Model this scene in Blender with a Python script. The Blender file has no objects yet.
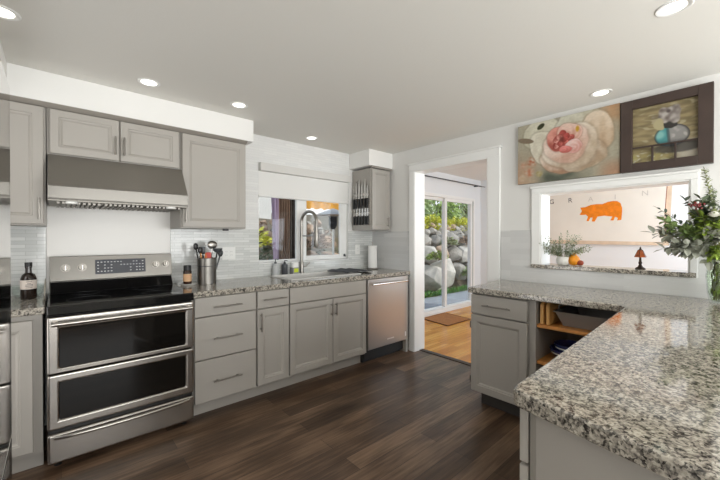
import bpy, bmesh, math, random
from mathutils import Vector, Matrix, noise
R = math.radians
sc = bpy.context.scene
COL = sc.collection

# ------------------------------------------------------------------ camera
cam_d = bpy.data.cameras.new('camera'); cam = bpy.data.objects.new('camera', cam_d); COL.objects.link(cam)
cam.location = (-3.059, -3.209, 1.293)
cam.rotation_euler = (math.pi/2 - 0.006, 0, -0.726)
cam_d.sensor_width = 36; cam_d.lens = 17.195; cam_d.clip_start = 0.02
sc.camera = cam
# ------------------------------------------------------------------ world, lights, exposure
sc.view_settings.view_transform = 'Standard'; sc.view_settings.look = 'None'
sc.view_settings.gamma = 1; sc.view_settings.use_curve_mapping = False
sc.view_settings.exposure = -0.1
w = bpy.data.worlds.new('sky'); sc.world = w; w.use_nodes = True
wn = w.node_tree; bg = wn.nodes['Background']
tc = wn.nodes.new('ShaderNodeTexCoord'); sx = wn.nodes.new('ShaderNodeSeparateXYZ'); rp = wn.nodes.new('ShaderNodeValToRGB')
wn.links.new(tc.outputs['Generated'], sx.inputs[0]); wn.links.new(sx.outputs['Z'], rp.inputs[0]); wn.links.new(rp.outputs[0], bg.inputs['Color'])
rp.color_ramp.elements[0].color = (0.95, 0.96, 0.97, 1); rp.color_ramp.elements[1].color = (0.62, 0.74, 0.92, 1)
rp.color_ramp.elements[1].position = 0.7
bg.inputs['Strength'].default_value = 1.5

def area(name, loc, rot, sx_, sy_, power, color=(1, 1, 1), spread=180):
    d = bpy.data.lights.new(name, 'AREA'); d.shape = 'RECTANGLE'; d.size = sx_; d.size_y = sy_; d.energy = power; d.color = color
    d.spread = R(spread)
    o = bpy.data.objects.new(name, d); COL.objects.link(o); o.location = loc; o.rotation_euler = rot
    return o
sun_d = bpy.data.lights.new('sun', 'SUN'); sun_d.energy = 2.6; sun_d.angle = R(3); sun_d.color = (1, .95, .86)
sun = bpy.data.objects.new('sun', sun_d); COL.objects.link(sun); sun.rotation_euler = (R(38), R(28), 0); sun.location = (3, -2, 8)
# added soft area fill behind the camera, set in an unseen rear opening
area('fill_light_rear', (-1.9, -5.62, 1.08), (R(121), 0, 0), 3.6, 1.6, 152, (.985, 1, .985))
area('fill_light_left', (-3.93, -1.14, 1.15), (R(90), 0, R(-90)), .8, 1.7, 12, (1, .99, .97))  # added fill inside the solid left wall, lifts the right-hand cabinets
# added area fill that brightens the dining room from its unseen rear end
area('fill_light_dining', (1.7, -3.78, 1.5), (R(114), 0, 0), 2.6, 1.9, 58, (.82, .92, 1))

# ------------------------------------------------------------------ mesh helper
ORG = {}
class MB:
    def __init__(s): s.bm = bmesh.new()
    def box(s, x0, x1, y0, y1, z0, z1):
        v = [s.bm.verts.new((x, y, z)) for z in (z0, z1) for x, y in ((x0, y0), (x1, y0), (x1, y1), (x0, y1))]
        for f in ((3, 2, 1, 0), (4, 5, 6, 7), (0, 1, 5, 4), (1, 2, 6, 5), (2, 3, 7, 6), (3, 0, 4, 7)):
            s.bm.faces.new([v[i] for i in f])
        return s
    def prism(s, poly, z0, z1, axis='z'):
        def p(a, b, c): return (a, b, c) if axis == 'z' else ((c, a, b) if axis == 'x' else (a, c, b))
        lo = [s.bm.verts.new(p(a, b, z0)) for a, b in poly]; hi = [s.bm.verts.new(p(a, b, z1)) for a, b in poly]
        n = len(poly)
        try: s.bm.faces.new(lo[::-1]); s.bm.faces.new(hi)
        except ValueError: pass
        for i in range(n): s.bm.faces.new((lo[i], lo[(i+1) % n], hi[(i+1) % n], hi[i]))
        return s
    def tube(s, pts, r, n=10, caps=True):
        pts = [Vector(p) for p in pts]; rs = r if isinstance(r, (list, tuple)) else [r]*len(pts)
        rings = []; up = None
        for i, p in enumerate(pts):
            d = (pts[min(i+1, len(pts)-1)] - pts[max(i-1, 0)]).normalized()
            if up is None:
                up = d.cross(Vector((0, 0, 1)) if abs(d.z) < .9 else Vector((1, 0, 0))).normalized()
            else:
                up = (up - d*up.dot(d)).normalized()
            sd = d.cross(up)
            rings.append([s.bm.verts.new(p + (up*math.cos(2*math.pi*k/n) + sd*math.sin(2*math.pi*k/n))*rs[i]) for k in range(n)])
        for a, b in zip(rings, rings[1:]):
            for k in range(n): s.bm.faces.new((a[k], a[(k+1) % n], b[(k+1) % n], b[k]))
        if caps:
            s.bm.faces.new(rings[0][::-1]); s.bm.faces.new(rings[-1])
        return s
    def lathe(s, prof, c, n=24, caps=True):
        rings = []
        for r, z in prof:
            if r < 1e-5: rings.append([s.bm.verts.new((c[0], c[1], c[2]+z))])
            else: rings.append([s.bm.verts.new((c[0]+r*math.cos(2*math.pi*k/n), c[1]+r*math.sin(2*math.pi*k/n), c[2]+z)) for k in range(n)])
        for a, b in zip(rings, rings[1:]):
            for k in range(n):
                k2 = (k+1) % n
                if len(a) == 1 and len(b) == 1: continue
                if len(a) == 1: s.bm.faces.new((a[0], b[k2], b[k]))
                elif len(b) == 1: s.bm.faces.new((a[k], a[k2], b[0]))
                else: s.bm.faces.new((a[k], a[k2], b[k2], b[k]))
        if caps:
            if len(rings[0]) > 1: s.bm.faces.new(rings[0][::-1])
            if len(rings[-1]) > 1: s.bm.faces.new(rings[-1])
        return s
    def disc(s, o, nrm, r0, r1, h, n=24):   # short cylinder (r0 at base, r1 at end) along nrm
        nrm = Vector(nrm).normalized(); o = Vector(o)
        return s.tube([o, o + nrm*h], [r0, r1], n)
    def ball(s, c, r, sub=2, scale=(1, 1, 1), rough=0, seed=0, rot=None, cell=1.5):
        t = bmesh.new(); bmesh.ops.create_icosphere(t, subdivisions=sub, radius=1)
        M = rot or Matrix.Identity(3); mp = {}
        for v in t.verts:
            p = v.co.copy()
            if rough: p *= 1 + rough*noise.noise(p*cell + Vector((seed*7.3, seed*3.1, seed)))
            p = M @ Vector((p.x*scale[0], p.y*scale[1], p.z*scale[2]))*r + Vector(c)
            mp[v.index] = s.bm.verts.new(p)
        for f in t.faces: s.bm.faces.new([mp[v.index] for v in f.verts])
        t.free(); return s
    def leaf(s, base, d, L, W, bend=.15, nrm=None, rnd=None):
        d = Vector(d).normalized(); base = Vector(base)
        n = Vector(nrm) if nrm else Vector((0, 0, 1))
        sd = d.cross(n)
        if sd.length < .05: sd = d.cross(Vector((1, 0, 0)))
        sd.normalize(); n = sd.cross(d)
        prev = None
        for t, wv in ((0, .08), (.28, .85), (.55, 1), (.8, .62), (1, .02)):
            c = base + d*L*t - n*L*bend*t*t
            row = [s.bm.verts.new(c - sd*W*.5*wv + n*W*.12*wv), s.bm.verts.new(c), s.bm.verts.new(c + sd*W*.5*wv + n*W*.12*wv)]
            if prev:
                s.bm.faces.new((prev[0], prev[1], row[1], row[0])); s.bm.faces.new((prev[1], prev[2], row[2], row[1]))
            prev = row
        return s
    def sheet(s, fn, nu, nv):
        g = [[s.bm.verts.new(fn(i/nu, j/nv)) for j in range(nv+1)] for i in range(nu+1)]
        for i in range(nu):
            for j in range(nv): s.bm.faces.new((g[i][j], g[i+1][j], g[i+1][j+1], g[i][j+1]))
        return s
    def build(s, name, m, parent=None, org=None, bevel=0, smooth=False, seg=2, fixn=True):
        me = bpy.data.meshes.new(name)
        o = bpy.data.objects.new(name, me); COL.objects.link(o)
        O = ORG[parent.name] if parent is not None else Vector(org or (0, 0, 0))
        if fixn: bmesh.ops.recalc_face_normals(s.bm, faces=s.bm.faces)
        bmesh.ops.translate(s.bm, verts=s.bm.verts, vec=-O)
        s.bm.to_mesh(me); s.bm.free()
        if m: me.materials.append(m)
        if parent is not None: o.parent = parent
        else: o.location = O
        ORG[o.name] = O
        if smooth:
            for p in me.polygons: p.use_smooth = True
        if bevel:
            b = o.modifiers.new('bevel', 'BEVEL'); b.width = bevel; b.segments = seg; b.limit_method = 'ANGLE'; b.angle_limit = R(40)
            b.harden_normals = False
        if smooth:
            e = o.modifiers.new('split', 'EDGE_SPLIT'); e.split_angle = R(38)
        return o
def tag(o, label, cat, group=None):
    o['label'] = label; o['category'] = cat
    if group: o['group'] = group
    return o
def thing(name, label, cat, loc=(0, 0, 0), group=None):
    o = bpy.data.objects.new(name, None); COL.objects.link(o); o.location = loc; o.empty_display_size = .05
    ORG[o.name] = Vector(loc)
    return tag(o, label, cat, group)
def struct(o): o['kind'] = 'structure'; return o
def dup(root, loc, rotz=0, label=None, group=None, scale=1):
    r = root.copy(); COL.objects.link(r); r.location = loc; r.rotation_euler = (0, 0, rotz); r.scale = (scale,)*3
    if label: r['label'] = label
    if group: r['group'] = group
    for ch in list(root.children):
        c = ch.copy(); COL.objects.link(c); c.parent = r
        for g in list(ch.children):
            d = g.copy(); COL.objects.link(d); d.parent = c
    return r

# ------------------------------------------------------------------ materials
def srgb(r, g, b):
    return tuple(((c/255)/12.92 if c/255 <= .04045 else (((c/255)+.055)/1.055)**2.4) for c in (r, g, b)) + (1,)
def mat(name, col, rough=.5, metal=0, spec=.5, bump=0, bscale=60, var=0, vscale=8, coat=0, trans=0, emit=0, stretch=None, sheen=0):
    m = bpy.data.materials.new(name); m.use_nodes = True; nt = m.node_tree; p = nt.nodes['Principled BSDF']
    if len(col) == 3: col = tuple(col)+(1,)
    p.inputs['Base Color'].default_value = col; p.inputs['Roughness'].default_value = rough; p.inputs['Metallic'].default_value = metal
    p.inputs['Specular IOR Level'].default_value = spec; p.inputs['Coat Weight'].default_value = coat
    p.inputs['Transmission Weight'].default_value = trans
    if emit: p.inputs['Emission Color'].default_value = col; p.inputs['Emission Strength'].default_value = emit
    tcn = nt.nodes.new('ShaderNodeTexCoord'); mp = nt.nodes.new('ShaderNodeMapping'); nt.links.new(tcn.outputs['Object'], mp.inputs[0])
    if stretch: mp.inputs['Scale'].default_value = stretch
    if var:
        n = nt.nodes.new('ShaderNodeTexNoise'); n.inputs['Scale'].default_value = vscale; n.inputs['Detail'].default_value = 4
        nt.links.new(mp.outputs[0], n.inputs['Vector'])
        r = nt.nodes.new('ShaderNodeValToRGB'); nt.links.new(n.outputs['Fac'], r.inputs[0])
        r.color_ramp.elements[0].position = .3; r.color_ramp.elements[1].position = .7
        r.color_ramp.elements[0].color = tuple(c*(1-var) for c in col[:3])+(1,); r.color_ramp.elements[1].color = tuple(min(1, c*(1+var)) for c in col[:3])+(1,)
        nt.links.new(r.outputs[0], p.inputs['Base Color'])
    if bump:
        n2 = nt.nodes.new('ShaderNodeTexNoise'); n2.inputs['Scale'].default_value = bscale; n2.inputs['Detail'].default_value = 3
        nt.links.new(mp.outputs[0], n2.inputs['Vector'])
        b = nt.nodes.new('ShaderNodeBump'); b.inputs['Strength'].default_value = bump; b.inputs['Distance'].default_value = .01
        nt.links.new(n2.outputs['Fac'], b.inputs['Height']); nt.links.new(b.outputs[0], p.inputs['Normal'])
    return m
def ramp(nt, els, interp='LINEAR'):
    r = nt.nodes.new('ShaderNodeValToRGB'); r.color_ramp.interpolation = interp
    for i, (pos, c) in enumerate(els):
        e = r.color_ramp.elements[i] if i < 2 else r.color_ramp.elements.new(pos)
        e.position = pos; e.color = c
    return r
def mixc(nt, a, b, fac, mode='MIX'):
    x = nt.nodes.new('ShaderNodeMix'); x.data_type = 'RGBA'; x.blend_type = mode
    for sock, val in ((x.inputs['Factor'], fac), (x.inputs[6], a), (x.inputs[7], b)):
        if hasattr(val, 'links') or hasattr(val, 'is_output'): nt.links.new(val, sock)
        else: sock.default_value = val
    return x.outputs[2]
def granite_mat():
    m = bpy.data.materials.new('granite'); m.use_nodes = True; nt = m.node_tree; p = nt.nodes['Principled BSDF']
    t = nt.nodes.new('ShaderNodeTexCoord')
    n0 = nt.nodes.new('ShaderNodeTexNoise'); n0.inputs['Scale'].default_value = 55; n0.inputs['Detail'].default_value = 2
    nt.links.new(t.outputs['Object'], n0.inputs['Vector'])
    wv = nt.nodes.new('ShaderNodeVectorMath'); wv.operation = 'MULTIPLY_ADD'
    nt.links.new(n0.outputs['Color'], wv.inputs[0]); wv.inputs[1].default_value = (.012, .012, .012); nt.links.new(t.outputs['Object'], wv.inputs[2])
    v = nt.nodes.new('ShaderNodeTexVoronoi'); v.inputs['Scale'].default_value = 200; nt.links.new(wv.outputs[0], v.inputs['Vector'])
    sp = nt.nodes.new('ShaderNodeSeparateColor'); nt.links.new(v.outputs['Color'], sp.inputs[0])
    n1 = nt.nodes.new('ShaderNodeTexNoise'); n1.inputs['Scale'].default_value = 52; n1.inputs['Detail'].default_value = 5; n1.inputs['Roughness'].default_value = .65
    nt.links.new(t.outputs['Object'], n1.inputs['Vector'])
    ad = nt.nodes.new('ShaderNodeMath'); ad.operation = 'MULTIPLY_ADD'; ad.inputs[1].default_value = 1.45
    nt.links.new(n1.outputs['Fac'], ad.inputs[0])
    a2 = nt.nodes.new('ShaderNodeMath'); a2.operation = 'MULTIPLY_ADD'; a2.inputs[1].default_value = .42; a2.inputs[2].default_value = -.445
    nt.links.new(sp.outputs[0], a2.inputs[0]); nt.links.new(a2.outputs[0], ad.inputs[2])
    r = ramp(nt, [(.0, srgb(28, 27, 26)), (.24, srgb(60, 57, 54)), (.38, srgb(116, 111, 104)), (.53, srgb(164, 157, 146)), (.72, srgb(196, 189, 176)), (1, srgb(214, 208, 196))])
    nt.links.new(ad.outputs[0], r.inputs[0])
    nt.links.new(r.outputs[0], p.inputs['Base Color'])
    p.inputs['Roughness'].default_value = .07; p.inputs['Specular IOR Level'].default_value = .8
    return m
def tile_mat(name, u, c1, c2, mortar, rh=.0245, bw=.2, rough=.12):
    m = bpy.data.materials.new(name); m.use_nodes = True; nt = m.node_tree; p = nt.nodes['Principled BSDF']
    t = nt.nodes.new('ShaderNodeTexCoord'); s = nt.nodes.new('ShaderNodeSeparateXYZ'); c = nt.nodes.new('ShaderNodeCombineXYZ')
    nt.links.new(t.outputs['Object'], s.inputs[0]); nt.links.new(s.outputs[u], c.inputs[0]); nt.links.new(s.outputs['Z'], c.inputs[1])
    b = nt.nodes.new('ShaderNodeTexBrick'); nt.links.new(c.outputs[0], b.inputs['Vector'])
    b.inputs['Scale'].default_value = 1; b.inputs['Brick Width'].default_value = bw; b.inputs['Row Height'].default_value = rh
    b.inputs['Mortar Size'].default_value = .0016; b.inputs['Mortar Smooth'].default_value = .3
    b.inputs['Color1'].default_value = c1; b.inputs['Color2'].default_value = c2; b.inputs['Mortar'].default_value = mortar
    b.offset = .37; b.inputs['Bias'].default_value = 0
    nt.links.new(b.outputs['Color'], p.inputs['Base Color'])
    p.inputs['Roughness'].default_value = rough
    n = nt.nodes.new('ShaderNodeTexNoise'); n.inputs['Scale'].default_value = 14; nt.links.new(t.outputs['Object'], n.inputs['Vector'])
    mm = nt.nodes.new('ShaderNodeMath'); mm.operation = 'MULTIPLY_ADD'; mm.inputs[1].default_value = -1; nt.links.new(b.outputs['Fac'], mm.inputs[0]); nt.links.new(n.outputs['Fac'], mm.inputs[2])
    bu = nt.nodes.new('ShaderNodeBump'); bu.inputs['Strength'].default_value = .5; bu.inputs['Distance'].default_value = .002
    nt.links.new(mm.outputs[0], bu.inputs['Height']); nt.links.new(bu.outputs[0], p.inputs['Normal'])
    return m
def plank_mat(name, cols, wdt, lng, rough, gap):
    m = bpy.data.materials.new(name); m.use_nodes = True; nt = m.node_tree; p = nt.nodes['Principled BSDF']
    t = nt.nodes.new('ShaderNodeTexCoord')
    b = nt.nodes.new('ShaderNodeTexBrick'); nt.links.new(t.outputs['Object'], b.inputs['Vector'])
    b.inputs['Scale'].default_value = 1; b.inputs['Brick Width'].default_value = lng; b.inputs['Row Height'].default_value = wdt
    b.inputs['Mortar Size'].default_value = .0012; b.inputs['Color1'].default_value = (0, 0, 0, 1); b.inputs['Color2'].default_value = (1, 1, 1, 1)
    b.inputs['Mortar'].default_value = (0.5, 0.5, 0.5, 1); b.offset = .43
    mp = nt.nodes.new('ShaderNodeMapping'); mp.inputs['Scale'].default_value = (1.6, 22, 1); nt.links.new(t.outputs['Object'], mp.inputs[0])
    n = nt.nodes.new('ShaderNodeTexNoise'); n.inputs['Scale'].default_value = 2.2; n.inputs['Detail'].default_value = 6; n.inputs['Roughness'].default_value = .6
    nt.links.new(mp.outputs[0], n.inputs['Vector'])
    mp2 = nt.nodes.new('ShaderNodeMapping'); mp2.inputs['Scale'].default_value = (.8, 2.2, 1); nt.links.new(t.outputs['Object'], mp2.inputs[0])
    n2 = nt.nodes.new('ShaderNodeTexNoise'); n2.inputs['Scale'].default_value = 2.5; nt.links.new(mp2.outputs[0], n2.inputs['Vector'])
    a = nt.nodes.new('ShaderNodeMath'); a.operation = 'MULTIPLY_ADD'; a.inputs[1].default_value = .5
    nt.links.new(b.outputs['Color'], a.inputs[0])
    a1 = nt.nodes.new('ShaderNodeMath'); a1.operation = 'ADD'; nt.links.new(n.outputs['Fac'], a1.inputs[0]); nt.links.new(n2.outputs['Fac'], a1.inputs[1])
    a2 = nt.nodes.new('ShaderNodeMath'); a2.operation = 'MULTIPLY_ADD'; a2.inputs[1].default_value = .9; a2.inputs[2].default_value = -.65
    nt.links.new(a1.outputs[0], a2.inputs[0]); nt.links.new(a2.outputs[0], a.inputs[2])
    r = ramp(nt, [(.05, cols[0]), (.95, cols[2]), (.5, cols[1])]); nt.links.new(a.outputs[0], r.inputs[0])
    cc = mixc(nt, r.outputs[0], gap, b.outputs['Fac'])
    nt.links.new(cc, p.inputs['Base Color'])
    p.inputs['Roughness'].default_value = rough; p.inputs['Specular IOR Level'].default_value = .35
    bu = nt.nodes.new('ShaderNodeBump'); bu.inputs['Strength'].default_value = .25; bu.inputs['Distance'].default_value = .004
    nt.links.new(n.outputs['Fac'], bu.inputs['Height']); nt.links.new(bu.outputs[0], p.inputs['Normal'])
    return m
def pane_mat(name, tint=(.97, .98, .98, 1), ior=1.45):
    m = bpy.data.materials.new(name); m.use_nodes = True; nt = m.node_tree; nt.nodes.clear()
    o = nt.nodes.new('ShaderNodeOutputMaterial'); t = nt.nodes.new('ShaderNodeBsdfTransparent'); t.inputs[0].default_value = tint
    g = nt.nodes.new('ShaderNodeBsdfGlossy'); g.inputs['Roughness'].default_value = .02
    lw = nt.nodes.new('ShaderNodeLayerWeight'); lw.inputs['Blend'].default_value = .5
    pw = nt.nodes.new('ShaderNodeMath'); pw.operation = 'POWER'; pw.inputs[1].default_value = 5; nt.links.new(lw.outputs['Facing'], pw.inputs[0])
    f = nt.nodes.new('ShaderNodeMath'); f.operation = 'MULTIPLY_ADD'; f.inputs[1].default_value = .8; f.inputs[2].default_value = ((ior-1)/(ior+1))**2*.8; nt.links.new(pw.outputs[0], f.inputs[0])
    x = nt.nodes.new('ShaderNodeMixShader'); nt.links.new(f.outputs[0], x.inputs[0]); nt.links.new(t.outputs[0], x.inputs[1]); nt.links.new(g.outputs[0], x.inputs[2])
    nt.links.new(x.outputs[0], o.inputs[0]); return m
def steel_mat(name, col, rough, st):
    m = bpy.data.materials.new(name); m.use_nodes = True; nt = m.node_tree; p = nt.nodes['Principled BSDF']
    p.inputs['Base Color'].default_value = col; p.inputs['Metallic'].default_value = 1
    t = nt.nodes.new('ShaderNodeTexCoord'); mp = nt.nodes.new('ShaderNodeMapping'); mp.inputs['Scale'].default_value = st; nt.links.new(t.outputs['Object'], mp.inputs[0])
    n = nt.nodes.new('ShaderNodeTexNoise'); n.inputs['Scale'].default_value = 1; n.inputs['Detail'].default_value = 2; nt.links.new(mp.outputs[0], n.inputs['Vector'])
    mr = nt.nodes.new('ShaderNodeMapRange'); mr.inputs['To Min'].default_value = rough*.98; mr.inputs['To Max'].default_value = rough*1.02
    nt.links.new(n.outputs['Fac'], mr.inputs[0]); nt.links.new(mr.outputs[0], p.inputs['Roughness'])
    return m
def attr_mat(name, rough=.7):
    m = bpy.data.materials.new(name); m.use_nodes = True; nt = m.node_tree; p = nt.nodes['Principled BSDF']
    a = nt.nodes.new('ShaderNodeVertexColor'); a.layer_name = 'paint'; nt.links.new(a.outputs['Color'], p.inputs['Base Color']); p.inputs['Roughness'].default_value = rough
    return m
M = {}
M['wall'] = mat('wall_paint', srgb(226, 225, 222), .6, bump=.03, bscale=90)
M['wall_d'] = mat('dining_paint', srgb(234, 236, 238), .6)
M['ceiling'] = mat('ceiling_paint', srgb(230, 228, 222), .75, bump=.05, bscale=70)
M['soffit'] = mat('soffit_paint', srgb(238, 237, 234), .6)
M['trim'] = mat('white_trim', srgb(240, 240, 238), .35)
M['white'] = mat('white_plastic', srgb(238, 238, 235), .35)
M['cab'] = mat('greige_cabinet_paint', srgb(170, 165, 158), .42, bump=.02, bscale=120)
M['cab_in'] = mat('cabinet_interior', srgb(120, 114, 108), .6)
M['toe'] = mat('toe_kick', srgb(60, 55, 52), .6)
M['granite'] = granite_mat()
M['tileA'] = tile_mat('glass_tile_back', 'X', srgb(204, 206, 204), srgb(226, 227, 225), srgb(192, 194, 191), .0245, .15)
M['tileW'] = tile_mat('white_tile_window', 'X', srgb(226, 226, 225), srgb(233, 233, 231), srgb(223, 223, 221), .0245, .15)
M['tileB'] = tile_mat('glass_tile_right', 'Y', srgb(206, 206, 205), srgb(219, 219, 218), srgb(212, 212, 211), .05, .6, .16)
M['floor'] = plank_mat('dark_planks', [srgb(46, 33, 24), srgb(88, 68, 52), srgb(144, 118, 96)], .127, 1.25, .32, srgb(36, 28, 24))
M['oak'] = plank_mat('honey_oak', [srgb(182, 112, 36), srgb(214, 144, 56), srgb(234, 176, 88)], .058, .9, .22, srgb(130, 80, 40))
M['steel'] = steel_mat('brushed_steel', srgb(172, 167, 161), .27, (2, 2, 400))
M['steel_b'] = steel_mat('brushed_steel_panel', srgb(122, 119, 114), .34, (2, 2, 400))
M['steel_v'] = steel_mat('brushed_steel_dishwasher', srgb(176, 171, 166), .36, (2, 2, 400))
M['steel_dark'] = steel_mat('hood_steel', srgb(150, 146, 140), .5, (2, 300, 300))
M['polish'] = steel_mat('polished_steel_door', srgb(180, 178, 174), .06, (1, 200, 2))
M['nickel'] = mat('brushed_nickel', srgb(150, 146, 140), .3, 1)
M['blade'] = mat('blade_steel', srgb(196, 194, 190), .25, 1)
M['chrome'] = mat('chrome', srgb(220, 220, 218), .1, 1)
M['black_glass'] = mat('black_glass', srgb(16, 16, 17), .05, 0, .6)
M['oven_glass'] = mat('oven_glass', srgb(20, 18, 16), .06, 0, .3)
M['black'] = mat('black_plastic', srgb(24, 24, 25), .4)
M['grey_dark'] = mat('dark_grey_plastic', srgb(70, 72, 76), .35)
M['display'] = mat('slate_display', srgb(52, 56, 66), .2)
M['print'] = mat('pale_print', srgb(200, 202, 205), .5)
M['lamp_on'] = mat('lit_lamp', (1, .95, .86, 1), .5, emit=4)
M['pane'] = pane_mat('window_glass')
M['glass'] = pane_mat('clear_glass', (.93, .95, .94, 1), 1.5)
M['shade'] = mat('roller_fabric', srgb(232, 231, 228), .8, bump=.05, bscale=300)
M['valance'] = mat('valance_board', srgb(214, 212, 208), .5)
M['oak_shelf'] = mat('oak_shelf', srgb(206, 140, 72), .4, var=.25, vscale=10, stretch=(8, 1, 8))
M['board'] = mat('maple_board', srgb(214, 164, 98), .5, var=.15, vscale=12, stretch=(8, 8, 1))
M['paper'] = mat('paper', srgb(240, 239, 236), .9, bump=.1, bscale=200)
M['brown_glass'] = mat('brown_bottle_glass', srgb(30, 20, 14), .06, 0, .7)
M['label'] = mat('cream_label', srgb(222, 210, 200), .7)
M['ink'] = mat('dark_ink', srgb(84, 78, 76), .8)
M['ink_faint'] = mat('faded_ink', srgb(208, 201, 192), .9)
M['canvas'] = mat('sack_canvas', srgb(236, 230, 220), .9, var=.03, vscale=3, bump=.08, bscale=160)
M['hem'] = mat('tan_hem', srgb(222, 200, 176), .9, var=.12, vscale=9)
M['orange'] = mat('orange_stencil', srgb(240, 134, 22), .85, var=.12, vscale=22)
M['dark_frame'] = mat('dark_brown_frame', srgb(62, 48, 42), .5, var=.12, vscale=12)
M['edge'] = mat('canvas_edge', srgb(120, 112, 92), .8)
M['paint'] = attr_mat('painted_surface')
M['bronze'] = mat('bronze', srgb(54, 42, 34), .45, .6)
M['amber'] = mat('amber_shade', srgb(170, 84, 34), .4, var=.5, vscale=40)
M['pot'] = mat('white_pot', srgb(232, 230, 224), .4)
M['gourd'] = mat('orange_gourd', srgb(236, 150, 26), .5, var=.2, vscale=20)
M['rust'] = mat('rust_red', srgb(150, 62, 34), .6)
M['navy'] = mat('navy_glaze', srgb(38, 46, 92), .15)
M['cream'] = mat('cream_glaze', srgb(222, 220, 214), .2)
M['pan'] = mat('grey_roasting_pan', srgb(150, 146, 142), .4, .4)
M['rug'] = mat('tan_rug', srgb(168, 112, 62), .95, var=.2, vscale=40, bump=.3, bscale=200)
M['rug_edge'] = mat('rug_binding', srgb(96, 62, 36), .95)
M['sink'] = mat('white_composite', srgb(214, 212, 208), .25)
M['towel'] = mat('dark_grey_mat', srgb(72, 72, 74), .9, bump=.2, bscale=150)
M['soap'] = mat('grey_bottle', srgb(190, 192, 192), .3)
M['yellow'] = mat('yellow_green_label', srgb(206, 220, 40), .5)
M['spice'] = mat('spice_jar', srgb(52, 32, 22), .1)
M['tan'] = mat('tan_label', srgb(214, 172, 132), .6)
M['wood_h'] = mat('wooden_handle', srgb(184, 128, 66), .5)
M['red'] = mat('red_silicone', srgb(196, 54, 44), .4)
M['orange_s'] = mat('orange_silicone', srgb(206, 112, 44), .4)
M['curtain'] = mat('brown_curtain', srgb(118, 90, 70), .9, var=.25, vscale=5, stretch=(6, 6, .5))
M['curtain_d'] = mat('dark_curtain', srgb(62, 52, 46), .9, var=.2, vscale=5, stretch=(6, 6, .5))
M['lilac'] = mat('lilac_curtain', srgb(158, 136, 156), .9, var=.15, vscale=5, stretch=(6, 6, .5))
M['awning'] = mat('orange_awning', srgb(222, 160, 62), .8)
M['slab'] = mat('patio_slab', srgb(140, 146, 152), .8, var=.15, vscale=6)
M['soil'] = mat('garden_soil', srgb(96, 86, 66), .95, var=.3, vscale=4, bump=.5, bscale=12)
M['rock'] = mat('garden_rock', srgb(158, 152, 143), .9, var=.3, vscale=5, bump=.6, bscale=14)
M['rock_b'] = mat('pale_garden_rock', srgb(188, 182, 172), .9, var=.25, vscale=5, bump=.6, bscale=14)
M['rock_c'] = mat('brown_garden_rock', srgb(170, 146, 124), .9, var=.3, vscale=5, bump=.6, bscale=14)
def leafmat(n, c, v=.3): return mat(n, srgb(*c), .55, var=v, vscale=9)
M['lf_yel'] = leafmat('yellow_green_leaf', (206, 206, 70)); M['lf_grn'] = leafmat('mid_green_leaf', (118, 138, 82)); M['lf_dk'] = leafmat('dark_green_leaf', (78, 90, 64))
M['lf_grey'] = leafmat('grey_green_leaf', (144, 154, 128)); M['lf_silver'] = leafmat('silver_leaf', (146, 148, 134), .22); M['lf_olive'] = leafmat('olive_leaf', (142, 150, 104)); M['lf_lime'] = leafmat('lime_leaf', (132, 154, 58))
M['lf_t1'] = leafmat('tall_feathery_leaf', (176, 194, 142)); M['lf_t2'] = leafmat('tall_green_leaf', (164, 190, 104)); M['lf_t3'] = leafmat('far_green_leaf', (132, 158, 98)); M['lf_euc'] = leafmat('eucalyptus_leaf', (88, 100, 88)); M['stem'] = mat('green_stem', srgb(110, 112, 60), .7); M['twig'] = mat('brown_twig', srgb(92, 72, 52), .8)
M['berry'] = mat('red_berry', srgb(128, 34, 34), .3); M['flower'] = mat('white_petal', srgb(232, 230, 218), .7)
M['grass'] = leafmat('grass', (84, 140, 48))
M['house'] = mat('pale_siding', srgb(214, 212, 208), .8)

# ------------------------------------------------------------------ room shell
H = 2.307; HD = 2.42
struct(MB().box(-3.95, 0.11, -5.6, 0, -.06, 0).build('floor', M['floor']))
struct(MB().box(0.11, 3.34, -3.7, 0.3, -.06, 0).build('floor_dining', M['oak']))
struct(MB().box(.07, .135, -1.59, -.70, 0, .008).build('trim_threshold', mat('dark_threshold', srgb(60, 46, 38), .5), bevel=.003))
struct(MB().box(-4.1, 0.0, -5.7, 0.14, H, H+.06).build('ceiling', M['ceiling']))
struct(MB().box(0.0, 3.5, -3.8, 0.44, HD, HD+.06).build('ceiling_dining', mat('dining_ceiling', srgb(236, 234, 230), .7)))
# back wall with the window opening
WX0, WX1, WZ0, WZ1 = -1.556, -.404, 1.045, 2.035
m = MB(); m.box(-4.1, WX0, 0, .14, -.06, H); m.box(WX1, 0.0, 0, .14, -.06, H); m.box(WX0, WX1, 0, .14, -.06, WZ0); m.box(WX0, WX1, 0, .14, WZ1, H)
struct(m.build('wall_back', M['wall']))
# right wall with doorway and pass-through
DY0, DY1, DZ = -1.59, -.70, 2.05
PY0, PY1, PZ0, PZ1 = -2.965, -2.055, 1.04, 1.668
m = MB()
m.box(0, .16, DY1, .44, -.06, HD); m.box(0, .16, DY0, DY1, DZ, HD); m.box(0, .16, PY1, DY0, -.06, HD)
m.box(0, .16, PY0, PY1, -.06, PZ0); m.box(0, .16, PY0, PY1, PZ1, HD); m.box(0, .16, -5.7, PY0, -.06, HD)
struct(m.build('wall_right', M['wall']))
struct(MB().box(-4.1, -3.95, -5.7, 0.0, -.06, H).build('wall_left', M['wall']))
m = MB(); m.box(-3.95, -3.7, -5.75, -5.6, -.06, H); m.box(-.1, 0, -5.75, -5.6, -.06, H); m.box(-3.7, -.1, -5.75, -5.6, -.06, .35); m.box(-3.7, -.1, -5.75, -5.6, 1.95, H)  # opening made to hold the added rear fill light
struct(m.build('wall_rear', M['wall']))
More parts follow.
